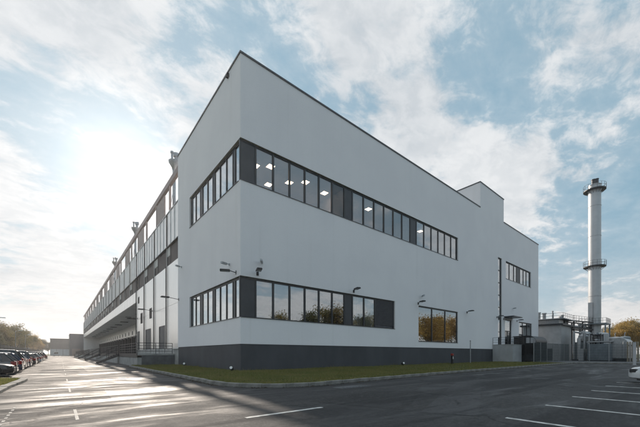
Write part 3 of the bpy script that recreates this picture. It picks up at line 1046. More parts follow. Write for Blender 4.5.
for k in range(13):
    y = 47 + k * 11.0
    sl = empty('soffit_lamp', (3.6, y, SOF - 0.06), 0, 'dark flat lamp under the loading dock canopy', 'lamp', 'lamps under the loading canopy')
    MB().box(-0.9, 0.9, -0.28, 0.28, -0.22, -0.05).build('housing', M_STEEL_DK, sl)
    MB().tube((-0.5, 0, -0.05), (-0.5, 0, 0.0), 0.03).tube((0.5, 0, -0.05), (0.5, 0, 0.0), 0.03).build('bracket', M_STEEL_DK, sl)
    MB().box(-0.8, 0.8, -0.22, 0.22, -0.235, -0.222).build('lens', M_GALV, sl)

# ------------------------------------------------------------------ loading dock
PU, PV0, PV1, PZ = -3.7, 17.2, 190.0, 1.40
dock = empty('loading_dock', (0, PV0, 0), 0, 'long raised concrete loading dock with dark railing along the hall', 'loading dock')
DO = Vector((0, -PV0, 0))


def db(mb, name, m):
    o = mb.build(name, m, dock)
    o.location = DO
    return o


v = PV0
while v < PV1:
    e = min(v + 5.0, PV1)
    db(MB().box(PU + 0.05, PU + 0.45, v + 0.01, e - 0.01, 0.0, PZ - 0.42), 'retaining_wall', M_CONC)
    v = e
db(MB().box(PU + 0.46, 0.08, PV0, REC0, 0.0, PZ - 0.20), 'dock_base', M_CONC_DK)
db(MB().box(PU + 0.46, RU - 0.01, REC0, PV1, 0.0, PZ - 0.20), 'dock_base', M_CONC_DK)
db(MB().box(PU + 0.05, 0.085, PV0 - 0.03, REC0 - 0.01, PZ - 0.19, PZ), 'dock_slab', M_CONC)
db(MB().box(PU + 0.05, RU - 0.56, REC0, PV1, PZ - 0.19, PZ), 'dock_slab', M_CONC)
db(MB().box(PU, PU + 0.048, PV0 - 0.04, PV1, PZ - 0.42, PZ + 0.02), 'dock_edge', M_STEEL_DK)
gap = [(30.3, 32.3), (56.5, 58.5), (86, 88), (118, 120)]


def rail_run(p, q, name='railing'):
    p, q = Vector(p), Vector(q)
    L = (q - p).length
    n = max(1, round(L / 1.6))
    mb = MB()
    for i in range(n + 1):
        c = p + (q - p) * (i / n)
        mb.tube(c, c + Vector((0, 0, 1.15)), 0.028, n=6)
    for z in (0.25, 0.55, 0.85, 1.15):
        mb.tube(p + Vector((0, 0, z)), q + Vector((0, 0, z)), 0.024 if z < 1.1 else 0.03, n=6)
    return db(mb, name, M_STEEL_DK)


rail_run((PU + 0.12, PV0 + 0.06, PZ), (-0.15, PV0 + 0.06, PZ))
s = PV0 + 0.06
for a, b in gap + [(PV1, PV1)]:
    c = s
    while c < a - 0.1:
        e = min(c + 9.6, a)
        rail_run((PU + 0.12, c, PZ), (PU + 0.12, e, PZ))
        c = e
    s = b
# steps down to the street
for i, (a, b) in enumerate(gap):
    st = empty('dock_steps', (PU, a, 0), 0, ['dark steel steps from the dock to the street, next to the grass verge', 'dark steel steps further along the dock, second flight from the grass verge', 'dark steel steps, third flight along the dock from the grass verge', 'dark steel steps nearest the far end of the dock'][i], 'steps', 'steel steps down from the loading dock')
    n = 8
    for k in range(n):
        x = -0.3 * (k + 1)
        z = PZ - 0.165 * (k + 1)
        MB().box(x, x + 0.29, 0.08, b - a - 0.08, z - 0.04, z).build('tread', M_GALV, st)
    for y in (0.04, b - a - 0.04):
        sg = MB()
        x1, z1 = -0.3 * n, PZ - 0.165 * n
        i0 = len(sg.v)
        for yy in (y - 0.03, y + 0.03):
            sg.v += [(-0.02, yy, PZ + 0.02), (-0.02, yy, PZ - 0.38), (x1 - 0.1, yy, 0.0), (x1 - 0.1, yy, 0.14)]
        sg.f += [(0, 1, 2, 3), (7, 6, 5, 4), (0, 4, 5, 1), (1, 5, 6, 2), (2, 6, 7, 3), (3, 7, 4, 0)]
        sg.build('stringer', M_STEEL_DK, st)
        rr = MB()
        for t in (0.02, 0.5, 1.0):
            xx, zz = x1 * t - 0.03, PZ * (1 - t) + 0.05 * t
            rr.tube((xx, y, zz), (xx, y, zz + 1.1), 0.028, n=6)
        for h in (0.6, 1.1):
            rr.tube((-0.03, y, PZ + h), (x1 - 0.03, y, h + 0.05), 0.028, n=6)
        rr.build('handrail', M_STEEL_DK, st)
    st.location = (PU - 0.005, a, 0)

# roof vents standing behind the screen
def roof_vent(loc, mast, label):
    e = empty('roof_vent', loc, R(40), label, 'roof vent', 'roof vents above the hall screen')
    MB().tube((0, 0, 0), (0, 0, mast), 0.20, n=12).build('mast', M_GALV, e, True)
    MB().lathe((0, 0, mast - 0.1), [(0.22, 0), (0.30, 0.25), (0.66, 0.80), (0.70, 1.15), (0.55, 1.22)], 18).build('cowl', M_GALV, e, True)
    MB().lathe((-0.44, 0, mast + 1.1), [(0.13, 0), (0.13, 0.75), (0.20, 0.78), (0.20, 1.0), (0.1, 1.05)], 12).build('stub', M_GALV, e, True)
    MB().lathe((0.42, 0, mast + 1.1), [(0.22, 0), (0.22, 0.7), (0.36, 0.8), (0.36, 1.25), (0.15, 1.35)], 12).build('stub', M_GALV, e, True)
    for t in (0, 120, 240):
        MB().tube((0.9 * math.cos(R(t)), 0.9 * math.sin(R(t)), 0), (0.15 * math.cos(R(t)), 0.15 * math.sin(R(t)), mast * 0.6), 0.03, n=5).build('stay', M_GALV, e)
    return e


roof_vent((1.6, 23.2, 17.9), 7.7, 'grey steel roof vent standing right behind the white block')
roof_vent((1.6, 51.0, 17.9), 7.5, 'grey steel roof vent, second along the hall from the white block')
roof_vent((1.6, 81.3, 17.9), 7.5, 'grey steel roof vent, third along the hall from the white block')


# ------------------------------------------------------------------ wall lamps, cameras
def wall_lamp(loc, rz, label, arm=0.9, s=1.0, group='dark flood lamps on wall arms'):
    """mount at loc, arm reaches along local -Y"""
    e = empty('wall_lamp', loc, rz, label, 'wall lamp', group)
    MB().box(-0.10, 0.10, -0.03, 0.0, -0.14, 0.14).build('wall_plate', M_STEEL_DK, e)
    MB().tube((0, -0.03, 0), (0, -arm, 0.12), 0.03, n=8).build('arm', M_STEEL_DK, e)
    hd = MB().box(-0.20 * s, 0.20 * s, -arm - 0.72 * s, -arm + 0.02, 0.06, 0.19, ch=0.04)
    h = hd.build('lamp_head', M_BLACK, e)
    MB().box(-0.16 * s, 0.16 * s, -arm - 0.66 * s, -arm - 0.06, 0.045, 0.059).build('lens', M_GALV, h)
    return e


front_lamps = [(1.35, 7.34, 'black flood lamp on the front wall, right at the block corner'),
               (11.5, 7.30, 'black flood lamp above the blinds of the lower ribbon window'),
               (22.1, 7.22, 'black flood lamp above the window with three wide panes'),
               (33.9, 7.15, 'black flood lamp on bare wall past the three pane window'),
               (43.9, 7.2, 'black flood lamp left of the tall stair window'),
               (46.55, 7.1, 'black flood lamp between stair window and entrance door'),
               (52.3, 7.15, 'black flood lamp by the small window behind the black shelter')]
for x, z, lb in front_lamps:
    wall_lamp((x, 0.0, z), R(-20), lb, arm=0.45, s=0.95)
wall_lamp((0.0, 0.75, 7.36), R(-90 - 25), 'black flood lamp on the street side wall at the block corner', arm=0.45, s=0.95)
for y, z, lb in ((15.9, 7.3, 'black flood lamp where pale hall cladding meets the white block'),
                 (27.9, 7.35, 'black flood lamp on the hall, above the small window by the docks'),
                 (38.6, 7.2, 'black flood lamp on the hall beside the dock canopy')):
    wall_lamp((HU - 0.12 if y > 16 else -0.0, y - (0.6 if y < 16 else 0), z), R(-90), lb, arm=1.0, s=1.1)


def cctv(loc, rz, label):
    e = empty('security_camera', loc, rz, label, 'camera', 'security cameras on the walls')
    MB().box(-0.07, 0.07, -0.05, 0.0, -0.09, 0.09).build('bracket', M_GALV, e)
    MB().tube((0, -0.05, 0), (0, -0.38, 0.02), 0.03).build('arm', M_GALV, e)
    MB().box(-0.08, 0.08, -0.82, -0.30, -0.10, 0.06, ch=0.03).build('camera_body', M_GALV, e)
    return e


cctv((1.75, 0, 8.25), R(-35), 'grey security camera on the front wall near the block corner')
cctv((0, 1.9, 8.2), R(-70), 'grey security camera on the street side wall near the corner')
cctv((22.9, 0, 8.15), R(-40), 'grey security camera above the three pane window')
cctv((50.6, 0, 9.2), R(-40), 'grey security camera high above the entrance door')
cctv((0, 14.2, 10.6), R(-60), 'grey security camera on the street side wall beside the cladding')
# small dark fitting under the roof edge on the side wall
bf = empty('bird_deterrent_box', (-0.0, 2.1, 22.5), 0, 'small dark box fixed under the roof edge on the side wall', 'wall box')
MB().box(-0.16, -0.002, -0.13, 0.13, 0.1, 0.40, ch=0.03).build('housing', M_BLACK, bf)
MB().box(-0.19, -0.162, -0.10, 0.10, 0.14, 0.34).build('cover', M_STEEL_DK, bf)


def spotlight(loc, rz, label):
    e = empty('garden_spotlight', loc, rz, label, 'spotlight', 'small spotlights in the grass at the plinth')
    MB().tube((0, 0, 0), (0, 0, 0.22), 0.025).build('stake', M_BLACK, e)
    MB().tube((0.16, 0, 0.20), (-0.10, 0, 0.30), 0.13, 0.15, n=16).build('lamp_body', M_BLACK, e, True)
    MB().tube((-0.101, 0, 0.301), (-0.115, 0, 0.306), 0.10, n=16).build('lens', M_WHITE, e)


spotlight((-0.55, 11.4, 0.12), R(60), 'white faced garden spotlight at the plinth on the street side')
spotlight((-0.75, -0.15, 0.12), R(50), 'white faced garden spotlight at the plinth corner')
spotlight((17.6, -1.2, 0.12), R(70), 'white faced garden spotlight at the front plinth, away from corner')
# marker post with red cap
mp = empty('marker_post', (26.9, -1.6, 0.12), 0, 'short dark marker post with red cap standing on the grass', 'post')
MB().box(-0.13, 0.13, -0.10, 0.10, 0, 1.05, ch=0.02).build('post_body', M_BLACK, mp)
MB().box(-0.15, 0.15, -0.12, 0.12, 1.052, 1.28, ch=0.03).build('cap', M_RED, mp)
MB().box(-0.06, 0.08, -0.108, -0.101, 0.62, 0.92).build('plate', M_WHITE, mp)
sp = empty('slim_pole', (32.4, -1.2, 0.12), 0, 'slim grey steel pole in front of the dark plinth', 'pole')
MB().tube((0, 0, 0), (0, 0, 2.95), 0.06, n=10).build('shaft', M_GALV, sp)
MB().tube((0, 0, 2.951), (0, 0, 3.02), 0.075, n=10).build('cap', M_STEEL_DK, sp)
MB().box(-0.12, 0.12, -0.12, 0.12, -0.02, 0.03).build('base_plate', M_GALV, sp)

# ================================================================== SHELTER, FENCE, PLANT YARD
sh = empty('steel_shelter', (46.35, -1.55, 0.08), R(-90), 'black steel shelter with rounded roof and bar sides beside the landing', 'shelter')
sw, sdp, shh = 3.15, 5.2, 4.1            # local x runs away from the building, local y along it
fr = MB()
for x in (0.05, 1.55, sw - 0.06):
    for y in (0.06, sdp / 2, sdp - 0.06):
        fr.tube((x, y, 0), (x, y, shh - 1.0 if x > 3 else shh - 0.08), 0.05, n=6)
fr.build('frame', M_STEEL_DK, sh)
cr_ = 1.0
pr = [(-0.1, shh), (sw - cr_, shh)] + [(sw - cr_ + cr_ * math.sin(R(t)), shh - cr_ + cr_ * math.cos(R(t))) for t in (15, 30, 45, 60, 75, 88)]
rf = MB()
for (a, za), (b, zb) in zip(pr[:-1], pr[1:]):
    i = len(rf.v)
    rf.v += [(a, -0.12, za), (b, -0.12, zb), (b, sdp + 0.1, zb), (a, sdp + 0.1, za), (a, -0.12, za - 0.07), (b, -0.12, zb - 0.07), (b, sdp + 0.1, zb - 0.07), (a, sdp + 0.1, za - 0.07)]
    rf.f += [tuple(i + k for k in q) for q in ((0, 1, 2, 3), (7, 6, 5, 4), (0, 4, 5, 1), (2, 6, 7, 3), (1, 5, 6, 2), (3, 7, 4, 0))]
rf.build('roof', M_BLACK, sh)
for (x0, x1) in ((0.08, 1.5), (1.6, sw - 0.12)):
    bars = MB()
    n = int((x1 - x0) / 0.10)
    for k in range(n):
        x = x0 + 0.03 + k * 0.10
        over = max(0.0, x - (sw - cr_))
        top = shh - 0.12 - (cr_ - math.sqrt(max(0.0, cr_ ** 2 - over ** 2)))
        bars.box(x, x + 0.055, 0.0, 0.03, 0.15, top)
    bars.box(x0, x1, 0.031, 0.06, 0.15, 0.25).box(x0, x1, 0.031, 0.06, 2.7, 2.82)
    bars.build('bar_panel', M_BLACK, sh)
for k in range(2):
    bars = MB()
    y0 = 0.15 + k * (sdp / 2)
    for q in range(22):
        bars.box(sw - 0.03, sw, y0 + q * 0.108, y0 + q * 0.108 + 0.05, 0.15, shh - cr_)
    bars.box(sw - 0.06, sw - 0.031, y0, y0 + 2.35, 0.15, 0.25)
    bars.build('bar_panel', M_BLACK, sh)
MB().box(0.02, sw - 0.2, sdp - 0.03, sdp, 0.1, shh - 1.0).build('rear_panel', M_BLACK, sh)
MB().box(0.0, 0.03, 0.1, sdp - 0.1, 0.1, shh - 0.1).build('side_panel', M_BLACK, sh)
for k in range(3):
    bn = empty('waste_bin', (47.3 + k * 1.5, -3.1, 0.08), 0, 'dark waste container inside the black steel shelter', 'bin', 'waste containers in the shelter')
    MB().box(-0.6, 0.6, -0.5, 0.5, 0.12, 1.15).build('bin_body', M_UNIT_BL, bn)
    MB().box(-0.64, 0.64, -0.54, 0.54, 1.152, 1.32, ch=0.08).build('lid', M_STEEL_DK, bn)
    for x in (-0.45, 0.45):
        MB().tube((x, -0.4, 0.08), (x + 0.05, -0.4, 0.08), 0.08, n=10).tube((x, 0.4, 0.08), (x + 0.05, 0.4, 0.08), 0.08, n=10).build('wheel', M_TYRE, bn)


def mesh_fence(path, h, label, z=0.08, pitch=2.5, wire=0.12, group=None, hr=0.45, m=None):
    pts = resample(path, pitch)
    m = m or M_FENCE
    e = empty('mesh_fence', (pts[0].x, pts[0].y, z), 0, label, 'fence', group)
    o = pts[0]
    for p in pts:
        MB().box(p.x - o.x - 0.035, p.x - o.x + 0.035, p.y - o.y - 0.035, p.y - o.y + 0.035, 0, h + 0.06).build('fence_post', M_GALV if group is None else m, e)
    for a, b in zip(pts[:-1], pts[1:]):
        a2, b2 = Vector((a.x - o.x, a.y - o.y, 0)), Vector((b.x - o.x, b.y - o.y, 0))
        L = (b2 - a2).length
        mb = MB()
        n = int(L / wire)
        for k in range(1, n):
            c = a2 + (b2 - a2) * (k / n)
            mb.tube(c + Vector((0, 0, 0.05)), c + Vector((0, 0, h)), 0.015, n=3, cap=False)
        zz = 0.08
        while zz < h:
            mb.tube(a2 + Vector((0, 0, zz)), b2 + Vector((0, 0, zz)), 0.013, n=3, cap=False)
            zz += hr
        mb.build('mesh_panel', m, e)
    return e


mesh_fence([(44.4, -4.95), (60.0, -5.9)], 2.95, 'grey wire mesh fence in front of the shelter and plant house')
mesh_fence([(60.1, -6.0), (60.6, -30.0)], 2.95, 'grey wire mesh fence in front of the tanks, running from the plant corner')

# plant house with roof gear
ph = empty('plant_house', (66.0, -3.1, 0), 0, 'pale plant house with railed roof deck and pipes beside the white block', 'plant house')
MB().box(0, 7.4, 0, 7.0, 0, 7.0).build('wall', M_UNIT, ph)
MB().box(-0.45, 7.8, -0.45, 7.3, 7.0, 7.32).build('roof_deck', M_STEEL_DK, ph)
MB().box(0.4, 3.4, 0.4, 5.6, 7.33, 8.2).build('roof_unit', M_GALV, ph)
MB().box(4.4, 7.0, 0.4, 3.0, 7.33, 8.6).build('roof_unit', M_STEEL_DK, ph)
MB().box(-0.7, 7.9, -0.6, 7.4, 8.22, 8.34).build('upper_deck', M_UNIT, ph)
for (x, y, r, h) in ((0.7, 3.9, 0.28, 9.9), (0.9, 3.0, 0.30, 9.7), (1.0, 1.6, 0.12, 10.0), (5.2, 1.2, 0.35, 9.2), (6.5, 1.3, 0.22, 9.6)):
    MB().lathe((x, y, 8.35), [(r, 0), (r, h - 8.35 - 0.2), (r * 1.35, h - 8.35 - 0.2), (r * 1.35, h - 8.35)], 12).build('pipe', M_GALV, ph, True)
rl = MB()
for (p, q) in (((-0.6, -0.5), (7.8, -0.5)), ((-0.6, -0.5), (-0.6, 7.2))):
    L = math.dist(p, q)
    n = int(L / 1.3)
    for k in range(n + 1):
        x, y = p[0] + (q[0] - p[0]) * k / n, p[1] + (q[1] - p[1]) * k / n
        rl.tube((x, y, 8.35), (x, y, 9.35), 0.03, n=5)
    for z in (8.85, 9.35):
        rl.tube((*p, z), (*q, z), 0.03, n=5)
rl.build('railing', M_STEEL_DK, ph)
MB().box(-0.03, -0.005, 1.4, 2.6, 0, 2.4).build('door', M_STEEL_DK, ph)
for k in range(5):
    MB().box(7.0 * k / 5 + 0.05, 7.0 * (k + 1) / 5, -0.03, -0.004, 2.6, 6.6).build('wall_panel', M_UNIT, ph)

# pipe bridge from plant house to stack
pb = empty('pipe_bridge', (73.6, -3.6, 0), R(-10), 'steel pipe bridge between the plant house and the chimney', 'pipe bridge')
for x in (0.6, 4.6, 8.6):
    MB().box(x - 0.12, x + 0.12, 0.2, 0.44, 0, 8.2).build('leg', M_STEEL_DK, pb)
    MB().box(x - 0.12, x + 0.12, 2.2, 2.44, 0, 8.2).build('leg', M_STEEL_DK, pb)
MB().box(-0.5, 10.0, 0.1, 0.3, 6.6, 6.9).box(-0.5, 10.0, 2.3, 2.5, 6.6, 6.9).build('girder', M_STEEL_DK, pb)
MB().box(-0.5, 10.0, 0.1, 0.3, 8.2, 8.45).box(-0.5, 10.0, 2.3, 2.5, 8.2, 8.45).build('girder', M_STEEL_DK, pb)
tr = MB()
for k in range(6):
    tr.tube((k * 1.75 - 0.4, 0.2, 6.8 + (k % 2) * 1.5), (k * 1.75 + 1.35, 0.2, 8.3 - (k % 2) * 1.5), 0.05, n=5)
tr.build('brace', M_STEEL_DK, pb)
for k, (y, r, z) in enumerate(((0.8, 0.28, 7.2), (1.5, 0.2, 7.12), (2.0, 0.16, 7.08))):
    MB().tube((-0.6, y, z), (10.2, y, z), r, n=12).build('pipe', M_GALV, pb, True)
rl = MB()
for k in range(9):
    rl.tube((k * 1.25, 0.15, 8.45), (k * 1.25, 0.15, 9.45), 0.03, n=5)
rl.tube((0, 0.15, 9.45), (10, 0.15, 9.45), 0.03, n=5).tube((0, 0.15, 8.95), (10, 0.15, 8.95), 0.03, n=5)
rl.build('railing', M_STEEL_DK, pb)

# the chimney
SX, SY, SR, ST = 83.9, -5.1, 1.14, 39.6
ck = empty('steel_chimney', (SX, SY, 0), 0, 'tall silver steel chimney with two ring platforms behind the fence', 'chimney')
zs = [0, 7.6, 14.4, 21.2, 28.0, 34.8, ST]
for a, b in zip(zs[:-1], zs[1:]):
    MB().lathe((0, 0, a + 0.01), [(SR, 0), (SR, b - a - 0.10), (SR + 0.05, b - a - 0.09), (SR + 0.05, b - a - 0.02)], 40).build('stack_section', M_STACK, ck, True)
MB().lathe((-0.42, 0.1, ST), [(0.40, 0), (0.40, 1.05), (0.46, 1.06), (0.46, 1.2)], 18).build('flue_tip', M_STEEL_DK, ck, True)
MB().lathe((0.45, -0.25, ST), [(0.38, 0), (0.38, 1.35), (0.44, 1.36), (0.44, 1.5)], 18).build('flue_tip', M_STEEL_DK, ck, True)
for zz in (38.3, 21.0):
    pf = MB()
    n = 32
    r0, r1 = SR + 0.09, SR + 0.88
    i = 0
    for k in range(n):
        t = 2 * math.pi * k / n
        for (r, z) in ((r0, zz), (r1, zz), (r1, zz + 0.16), (r0, zz + 0.16)):
            pf.v.append((r * math.cos(t), r * math.sin(t), z))
    for k in range(n):
        a, b = 4 * k, 4 * ((k + 1) % n)
        for q in range(4):
            pf.f.append((a + q, b + q, b + (q + 1) % 4, a + (q + 1) % 4))
    plat = pf.build('ring_platform', M_STEEL_DK, ck)
    rl = MB()
    for k in range(16):
        t = 2 * math.pi * k / 16
        t2 = 2 * math.pi * (k + 1) / 16
        p, q = Vector((r1 * math.cos(t), r1 * math.sin(t), zz + 0.16)), Vector((r1 * math.cos(t2), r1 * math.sin(t2), zz + 0.16))
        rl.tube(p, p + Vector((0, 0, 1.1)), 0.03, n=5)
        for h in (0.55, 1.1):
            rl.tube(p + Vector((0, 0, h)), q + Vector((0, 0, h)), 0.025, n=5)
        pb_ = Vector((SR * math.cos(t), SR * math.sin(t), zz - 0.7))
        rl.tube(pb_, p + Vector((0, 0, -0.15)), 0.03, n=4)
    rl.build('railing', M_STEEL_DK, plat)
ld = MB()
la = R(-18)
lx, ly = math.cos(la), math.sin(la)
for off in (-0.22, 0.22):
    ld.tube(((SR + 0.22) * lx - off * ly, (SR + 0.22) * ly + off * lx, 3), ((SR + 0.22) * lx - off * ly, (SR + 0.22) * ly + off * lx, ST), 0.03, n=5)
z = 3.2
while z < ST:
    ld.tube(((SR + 0.22) * lx + 0.22 * ly, (SR + 0.22) * ly - 0.22 * lx, z), ((SR + 0.22) * lx - 0.22 * ly, (SR + 0.22) * ly + 0.22 * lx, z), 0.018, n=4)
    z += 0.45
z = 5.2
while z < ST - 1:
    pts = [((SR + 0.22) * lx + 0.7 * math.sin(R(t)) * lx - 0.36 * math.cos(R(t)) * ly, (SR + 0.22) * ly + 0.7 * math.sin(R(t)) * ly + 0.36 * math.cos(R(t)) * lx, z) for t in range(0, 181, 30)]
    ld.path(pts, 0.02, n=4)
    z += 1.1
ld.build('caged_ladder', M_STEEL_DK, ck)
MB().box(-1.45, -1.16, 0.1, 0.9, 0, 12.9).build('side_duct', M_STACK, ck)
bp = MB().box(-2.6, 2.6, -2.4, 2.4, 7.9, 8.1)
for (x, y) in ((-2.4, -2.2), (2.4, -2.2), (2.4, 2.2), (-2.4, 2.2)):
    bp.box(x - 0.12, x + 0.12, y - 0.12, y + 0.12, 0, 7.9)
bp.build('base_platform', M_UNIT_BL, ck)
rl = MB()
for k in range(9):
    x = -2.5 + 5.0 * k / 8
    rl.tube((x, -2.35, 8.1), (x, -2.35, 9.2), 0.03, n=5)
    rl.tube((-2.5, -2.35 + 4.7 * k / 8, 8.1), (-2.5, -2.35 + 4.7 * k / 8, 9.2), 0.03, n=5)
for z in (8.65, 9.2):
    rl.tube((-2.5, -2.35, z), (2.5, -2.35, z), 0.03, n=5).tube((-2.5, -2.35, z), (-2.5, 2.35, z), 0.03, n=5)
rl.build('base_railing', M_STEEL_DK, ck)
MB().box(-2.2, 2.2, -2.0, 2.0, 0, 4.5).build('base_housing', M_UNIT_BL, ck)

# blue grey cooling unit, silver vessel, timber screen
cu = empty('cooling_unit', (61.6, -11.0, 0), R(1), 'blue grey louvred cooling unit behind the mesh fence', 'cooling unit')
MB().box(0, 3.4, 0, 3.0, 0.25, 3.05).build('casing', M_UNIT_BL, cu)
for k in range(9):
    MB().box(-0.03, -0.003, 0.1 + k * 0.315, 0.1 + k * 0.315 + 0.27, 0.4, 2.9).build('casing_panel', M_UNIT_BL, cu)
MB().box(0.1, 3.3, 0.1, 2.9, 0, 0.249).build('base_frame', M_STEEL_DK, cu)
MB().box(-0.15, 3.5, -0.15, 3.15, 3.35, 3.55).box(0, 0.1, 0, 0.1, 3.05, 3.35).box(0, 0.1, 2.9, 3.0, 3.05, 3.35).box(3.3, 3.4, 0, 0.1, 3.05, 3.35).box(3.3, 3.4, 2.9, 3.0, 3.05, 3.35).build('top_deck', M_GALV, cu)
tk = empty('steel_vessel', (63.4, -12.9, 0), R(0), 'round topped silver vessel standing next to the cooling unit', 'tank')
tv = MB()
n = 14
prof = [(0.0, 0.6), (0.0, 3.0)] + [(1.1 - 1.1 * math.cos(R(t)), 3.0 + 1.1 * math.sin(R(t))) for t in range(12, 180, 12)] + [(2.2, 3.0), (2.2, 0.6)]
i = 0
tv.v += [(0.0, y, z) for y, z in prof] + [(7.0, y, z) for y, z in prof]
m_ = len(prof)
tv.f.append(tuple(range(m_)))
tv.f.append(tuple(reversed(range(m_, 2 * m_))))
for k in range(m_):
    j = (k + 1) % m_
    tv.f.append((k, k + m_, j + m_, j))
tv.build('shell', M_GALV, tk, True)
for x in (0.5, 3.2, 6.2):
    MB().box(x, x + 0.4, 0.2, 2.0, 0, 0.598).build('saddle', M_STEEL_DK, tk)
for k in range(3):
    MB().box(-0.06, -0.003, 0.2 + k * 0.62, 0.25 + k * 0.62 + 0.45, 0.8, 2.9).build('end_panel', M_UNIT if k else M_GALV, tk)
MB().tube((-0.4, 0.5, 0.6), (-0.4, 0.5, 3.4), 0.09, n=10).tube((-0.4, 0.5, 3.4), (0.0, 0.5, 3.4), 0.09, n=10).build('pipe', M_STACK, tk)
ts = empty('timber_screen', (61.2, -14.4, 0), 0, 'pale timber slat screen behind the fence by the gate post', 'screen')
for k in range(5):
    MB().box(-0.05, 0.05, k * 0.30, k * 0.30 + 0.2, 0, 3.3).build('slat', M_TIMBER, ts)
MB().box(0.051, 0.12, 0, 1.4, 0.5, 0.65).box(0.051, 0.12, 0, 1.4, 2.6, 2.75).build('rail', M_STEEL_DK, ts)
gp = empty('gate_post', (43.2, -15.75, 0.0), 0, 'light grey square steel gate post in front of the timber screen', 'gate post')
MB().box(-0.13, 0.13, -0.13, 0.13, 0, 2.72).build('shaft', M_FAR_LT, gp)
MB().box(-0.16, 0.16, -0.16, 0.16, 2.721, 2.78).build('cap', M_GALV, gp)
MB().box(-0.22, 0.22, -0.22, 0.22, -0.01, 0.03).build('base_plate', M_GALV, gp)
# clutter of pipework between plant house and cooling unit
pk = empty('pipe_skid', (67.0, -7.6, 0), 0, 'grey skid of bent pipes and valves behind the mesh fence', 'pipe skid')
MB().box(0, 5.0, 0, 3.2, 0, 0.3).build('base_frame', M_STEEL_DK, pk)
MB().box(0.5, 2.0, 0.4, 2.6, 0.301, 3.6).build('cabinet', M_UNIT_BL, pk)
MB().box(2.4, 4.6, 0.6, 2.6, 0.301, 2.8).build('cabinet', M_STEEL_DK, pk)
for k, (y, z, r) in enumerate(((0.3, 4.6, 0.3), (1.1, 5.2, 0.24), (1.9, 4.2, 0.34), (2.7, 5.6, 0.18))):
    mb = MB().path([(0.2, y, 0.3), (0.2, y, z), (5.2, y, z), (5.2, y, 0.3)], r, n=12)
    mb.build('pipe', M_STACK if k % 2 == 0 else M_GALV, pk, True)
MB().lathe((1.2, 1.5, 3.6), [(0.2, 0), (0.75, 0.2), (0.75, 1.2), (0.3, 1.6), (0.3, 2.2)], 18).build('filter_drum', M_STACK, pk, True)
MB().lathe((3.4, 1.5, 2.8), [(0.6, 0), (0.9, 0.3), (0.9, 2.6), (0.2, 3.0)], 18).build('filter_drum', M_GALV, pk, True)

# further yard gear: small tanks, pipe runs, cable ladders
def yard_tank(loc, r, h, m, label):
    e = empty('storage_tank', loc, 0, label, 'tank', 'upright tanks in the plant yard')
    MB().lathe((0, 0, 0.35), [(r * 0.96, 0), (r, 0.05), (r, h * 0.5), (r + 0.03, h * 0.5 + 0.02), (r + 0.03, h * 0.5 + 0.08), (r, h * 0.5 + 0.1), (r, h - 0.3), (r * 0.75, h - 0.08), (r * 0.25, h)], 22).build('shell', m, e, True)
    for t in (45, 135, 225, 315):
        MB().box(r * 0.8 * math.cos(R(t)) - 0.08, r * 0.8 * math.cos(R(t)) + 0.08, r * 0.8 * math.sin(R(t)) - 0.08, r * 0.8 * math.sin(R(t)) + 0.08, 0, 0.42).build('leg', M_STEEL_DK, e)
    MB().tube((0, 0, h + 0.3), (0, 0, h + 1.0), 0.08, n=8).tube((0, 0, h + 1.0), (0.5, 0, h + 1.1), 0.08, n=8).build('vent_pipe', M_GALV, e)
    MB().tube((-r - 0.12, 0, 0.2), (-r - 0.12, 0, h * 0.9), 0.05, n=6).build('feed_pipe', M_GALV, e)


yard_tank((72.5, -8.2, 0), 1.0, 5.2, M_STACK, 'slim upright silver tank behind the pipe skid')
yard_tank((76.0, -9.6, 0), 1.3, 4.4, M_UNIT, 'broad pale upright tank near the chimney base')
yard_tank((79.5, -10.6, 0), 0.9, 4.6, M_UNIT_BL, 'narrow blue grey tank near the chimney base')
pr_ = empty('pipe_rack', (65.0, -9.2, 0), R(4), 'steel pipe rack with stacked pipes running towards the chimney', 'pipe rack')
for k in range(5):
    MB().box(k * 3.4 - 0.08, k * 3.4 + 0.08, -0.08, 0.08, 0, 5.0).build('leg', M_STEEL_DK, pr_)
    MB().box(k * 3.4 - 0.08, k * 3.4 + 0.08, 1.32, 1.48, 0, 5.0).build('leg', M_STEEL_DK, pr_)
    MB().box(k * 3.4 - 0.06, k * 3.4 + 0.06, 0.08, 1.32, 3.6, 3.72).box(k * 3.4 - 0.06, k * 3.4 + 0.06, 0.08, 1.32, 4.7, 4.82).build('crossbeam', M_STEEL_DK, pr_)
for k, (y, z, r) in enumerate(((0.3, 3.86, 0.13), (0.62, 3.9, 0.17), (1.0, 3.85, 0.12), (0.4, 5.0, 0.17), (0.85, 4.95, 0.12), (1.2, 4.93, 0.1))):
    MB().tube((-0.5, y, z), (14.2, y, z), r, n=10).build('pipe', (M_UNIT_BL, M_GALV, M_STEEL_DK)[k % 3], pr_, True)
    MB().tube((k * 2.2 + 0.6, y, z), (k * 2.2 + 0.6, y - 0.3, 0.2), r * 0.8, n=8).build('drop_pipe', M_GALV, pr_, True)
cb = empty('control_cabinet', (61.6, -7.4, 0), 0, 'row of grey control cabinets behind the fence corner', 'cabinet')
for k in range(3):
    c_ = MB().box(k * 0.92, k * 0.92 + 0.88, 0, 0.7, 0.15, 2.25, ch=0.02).build('cabinet_door', M_UNIT if k != 1 else M_UNIT_BL, cb)
    MB().box(k * 0.92 + 0.74, k * 0.92 + 0.79, -0.03, -0.002, 1.0, 1.3).build('handle', M_BLACK, c_)
MB().box(-0.05, 2.8, -0.04, 0.74, 0, 0.149).build('base_frame', M_STEEL_DK, cb)

# ================================================================== CARS
def car_paint(name, col, metal=0.3):
    return mat('car_paint_' + name, col, 0.28, metal, var=0.04, vscale=8, coat=1.0)


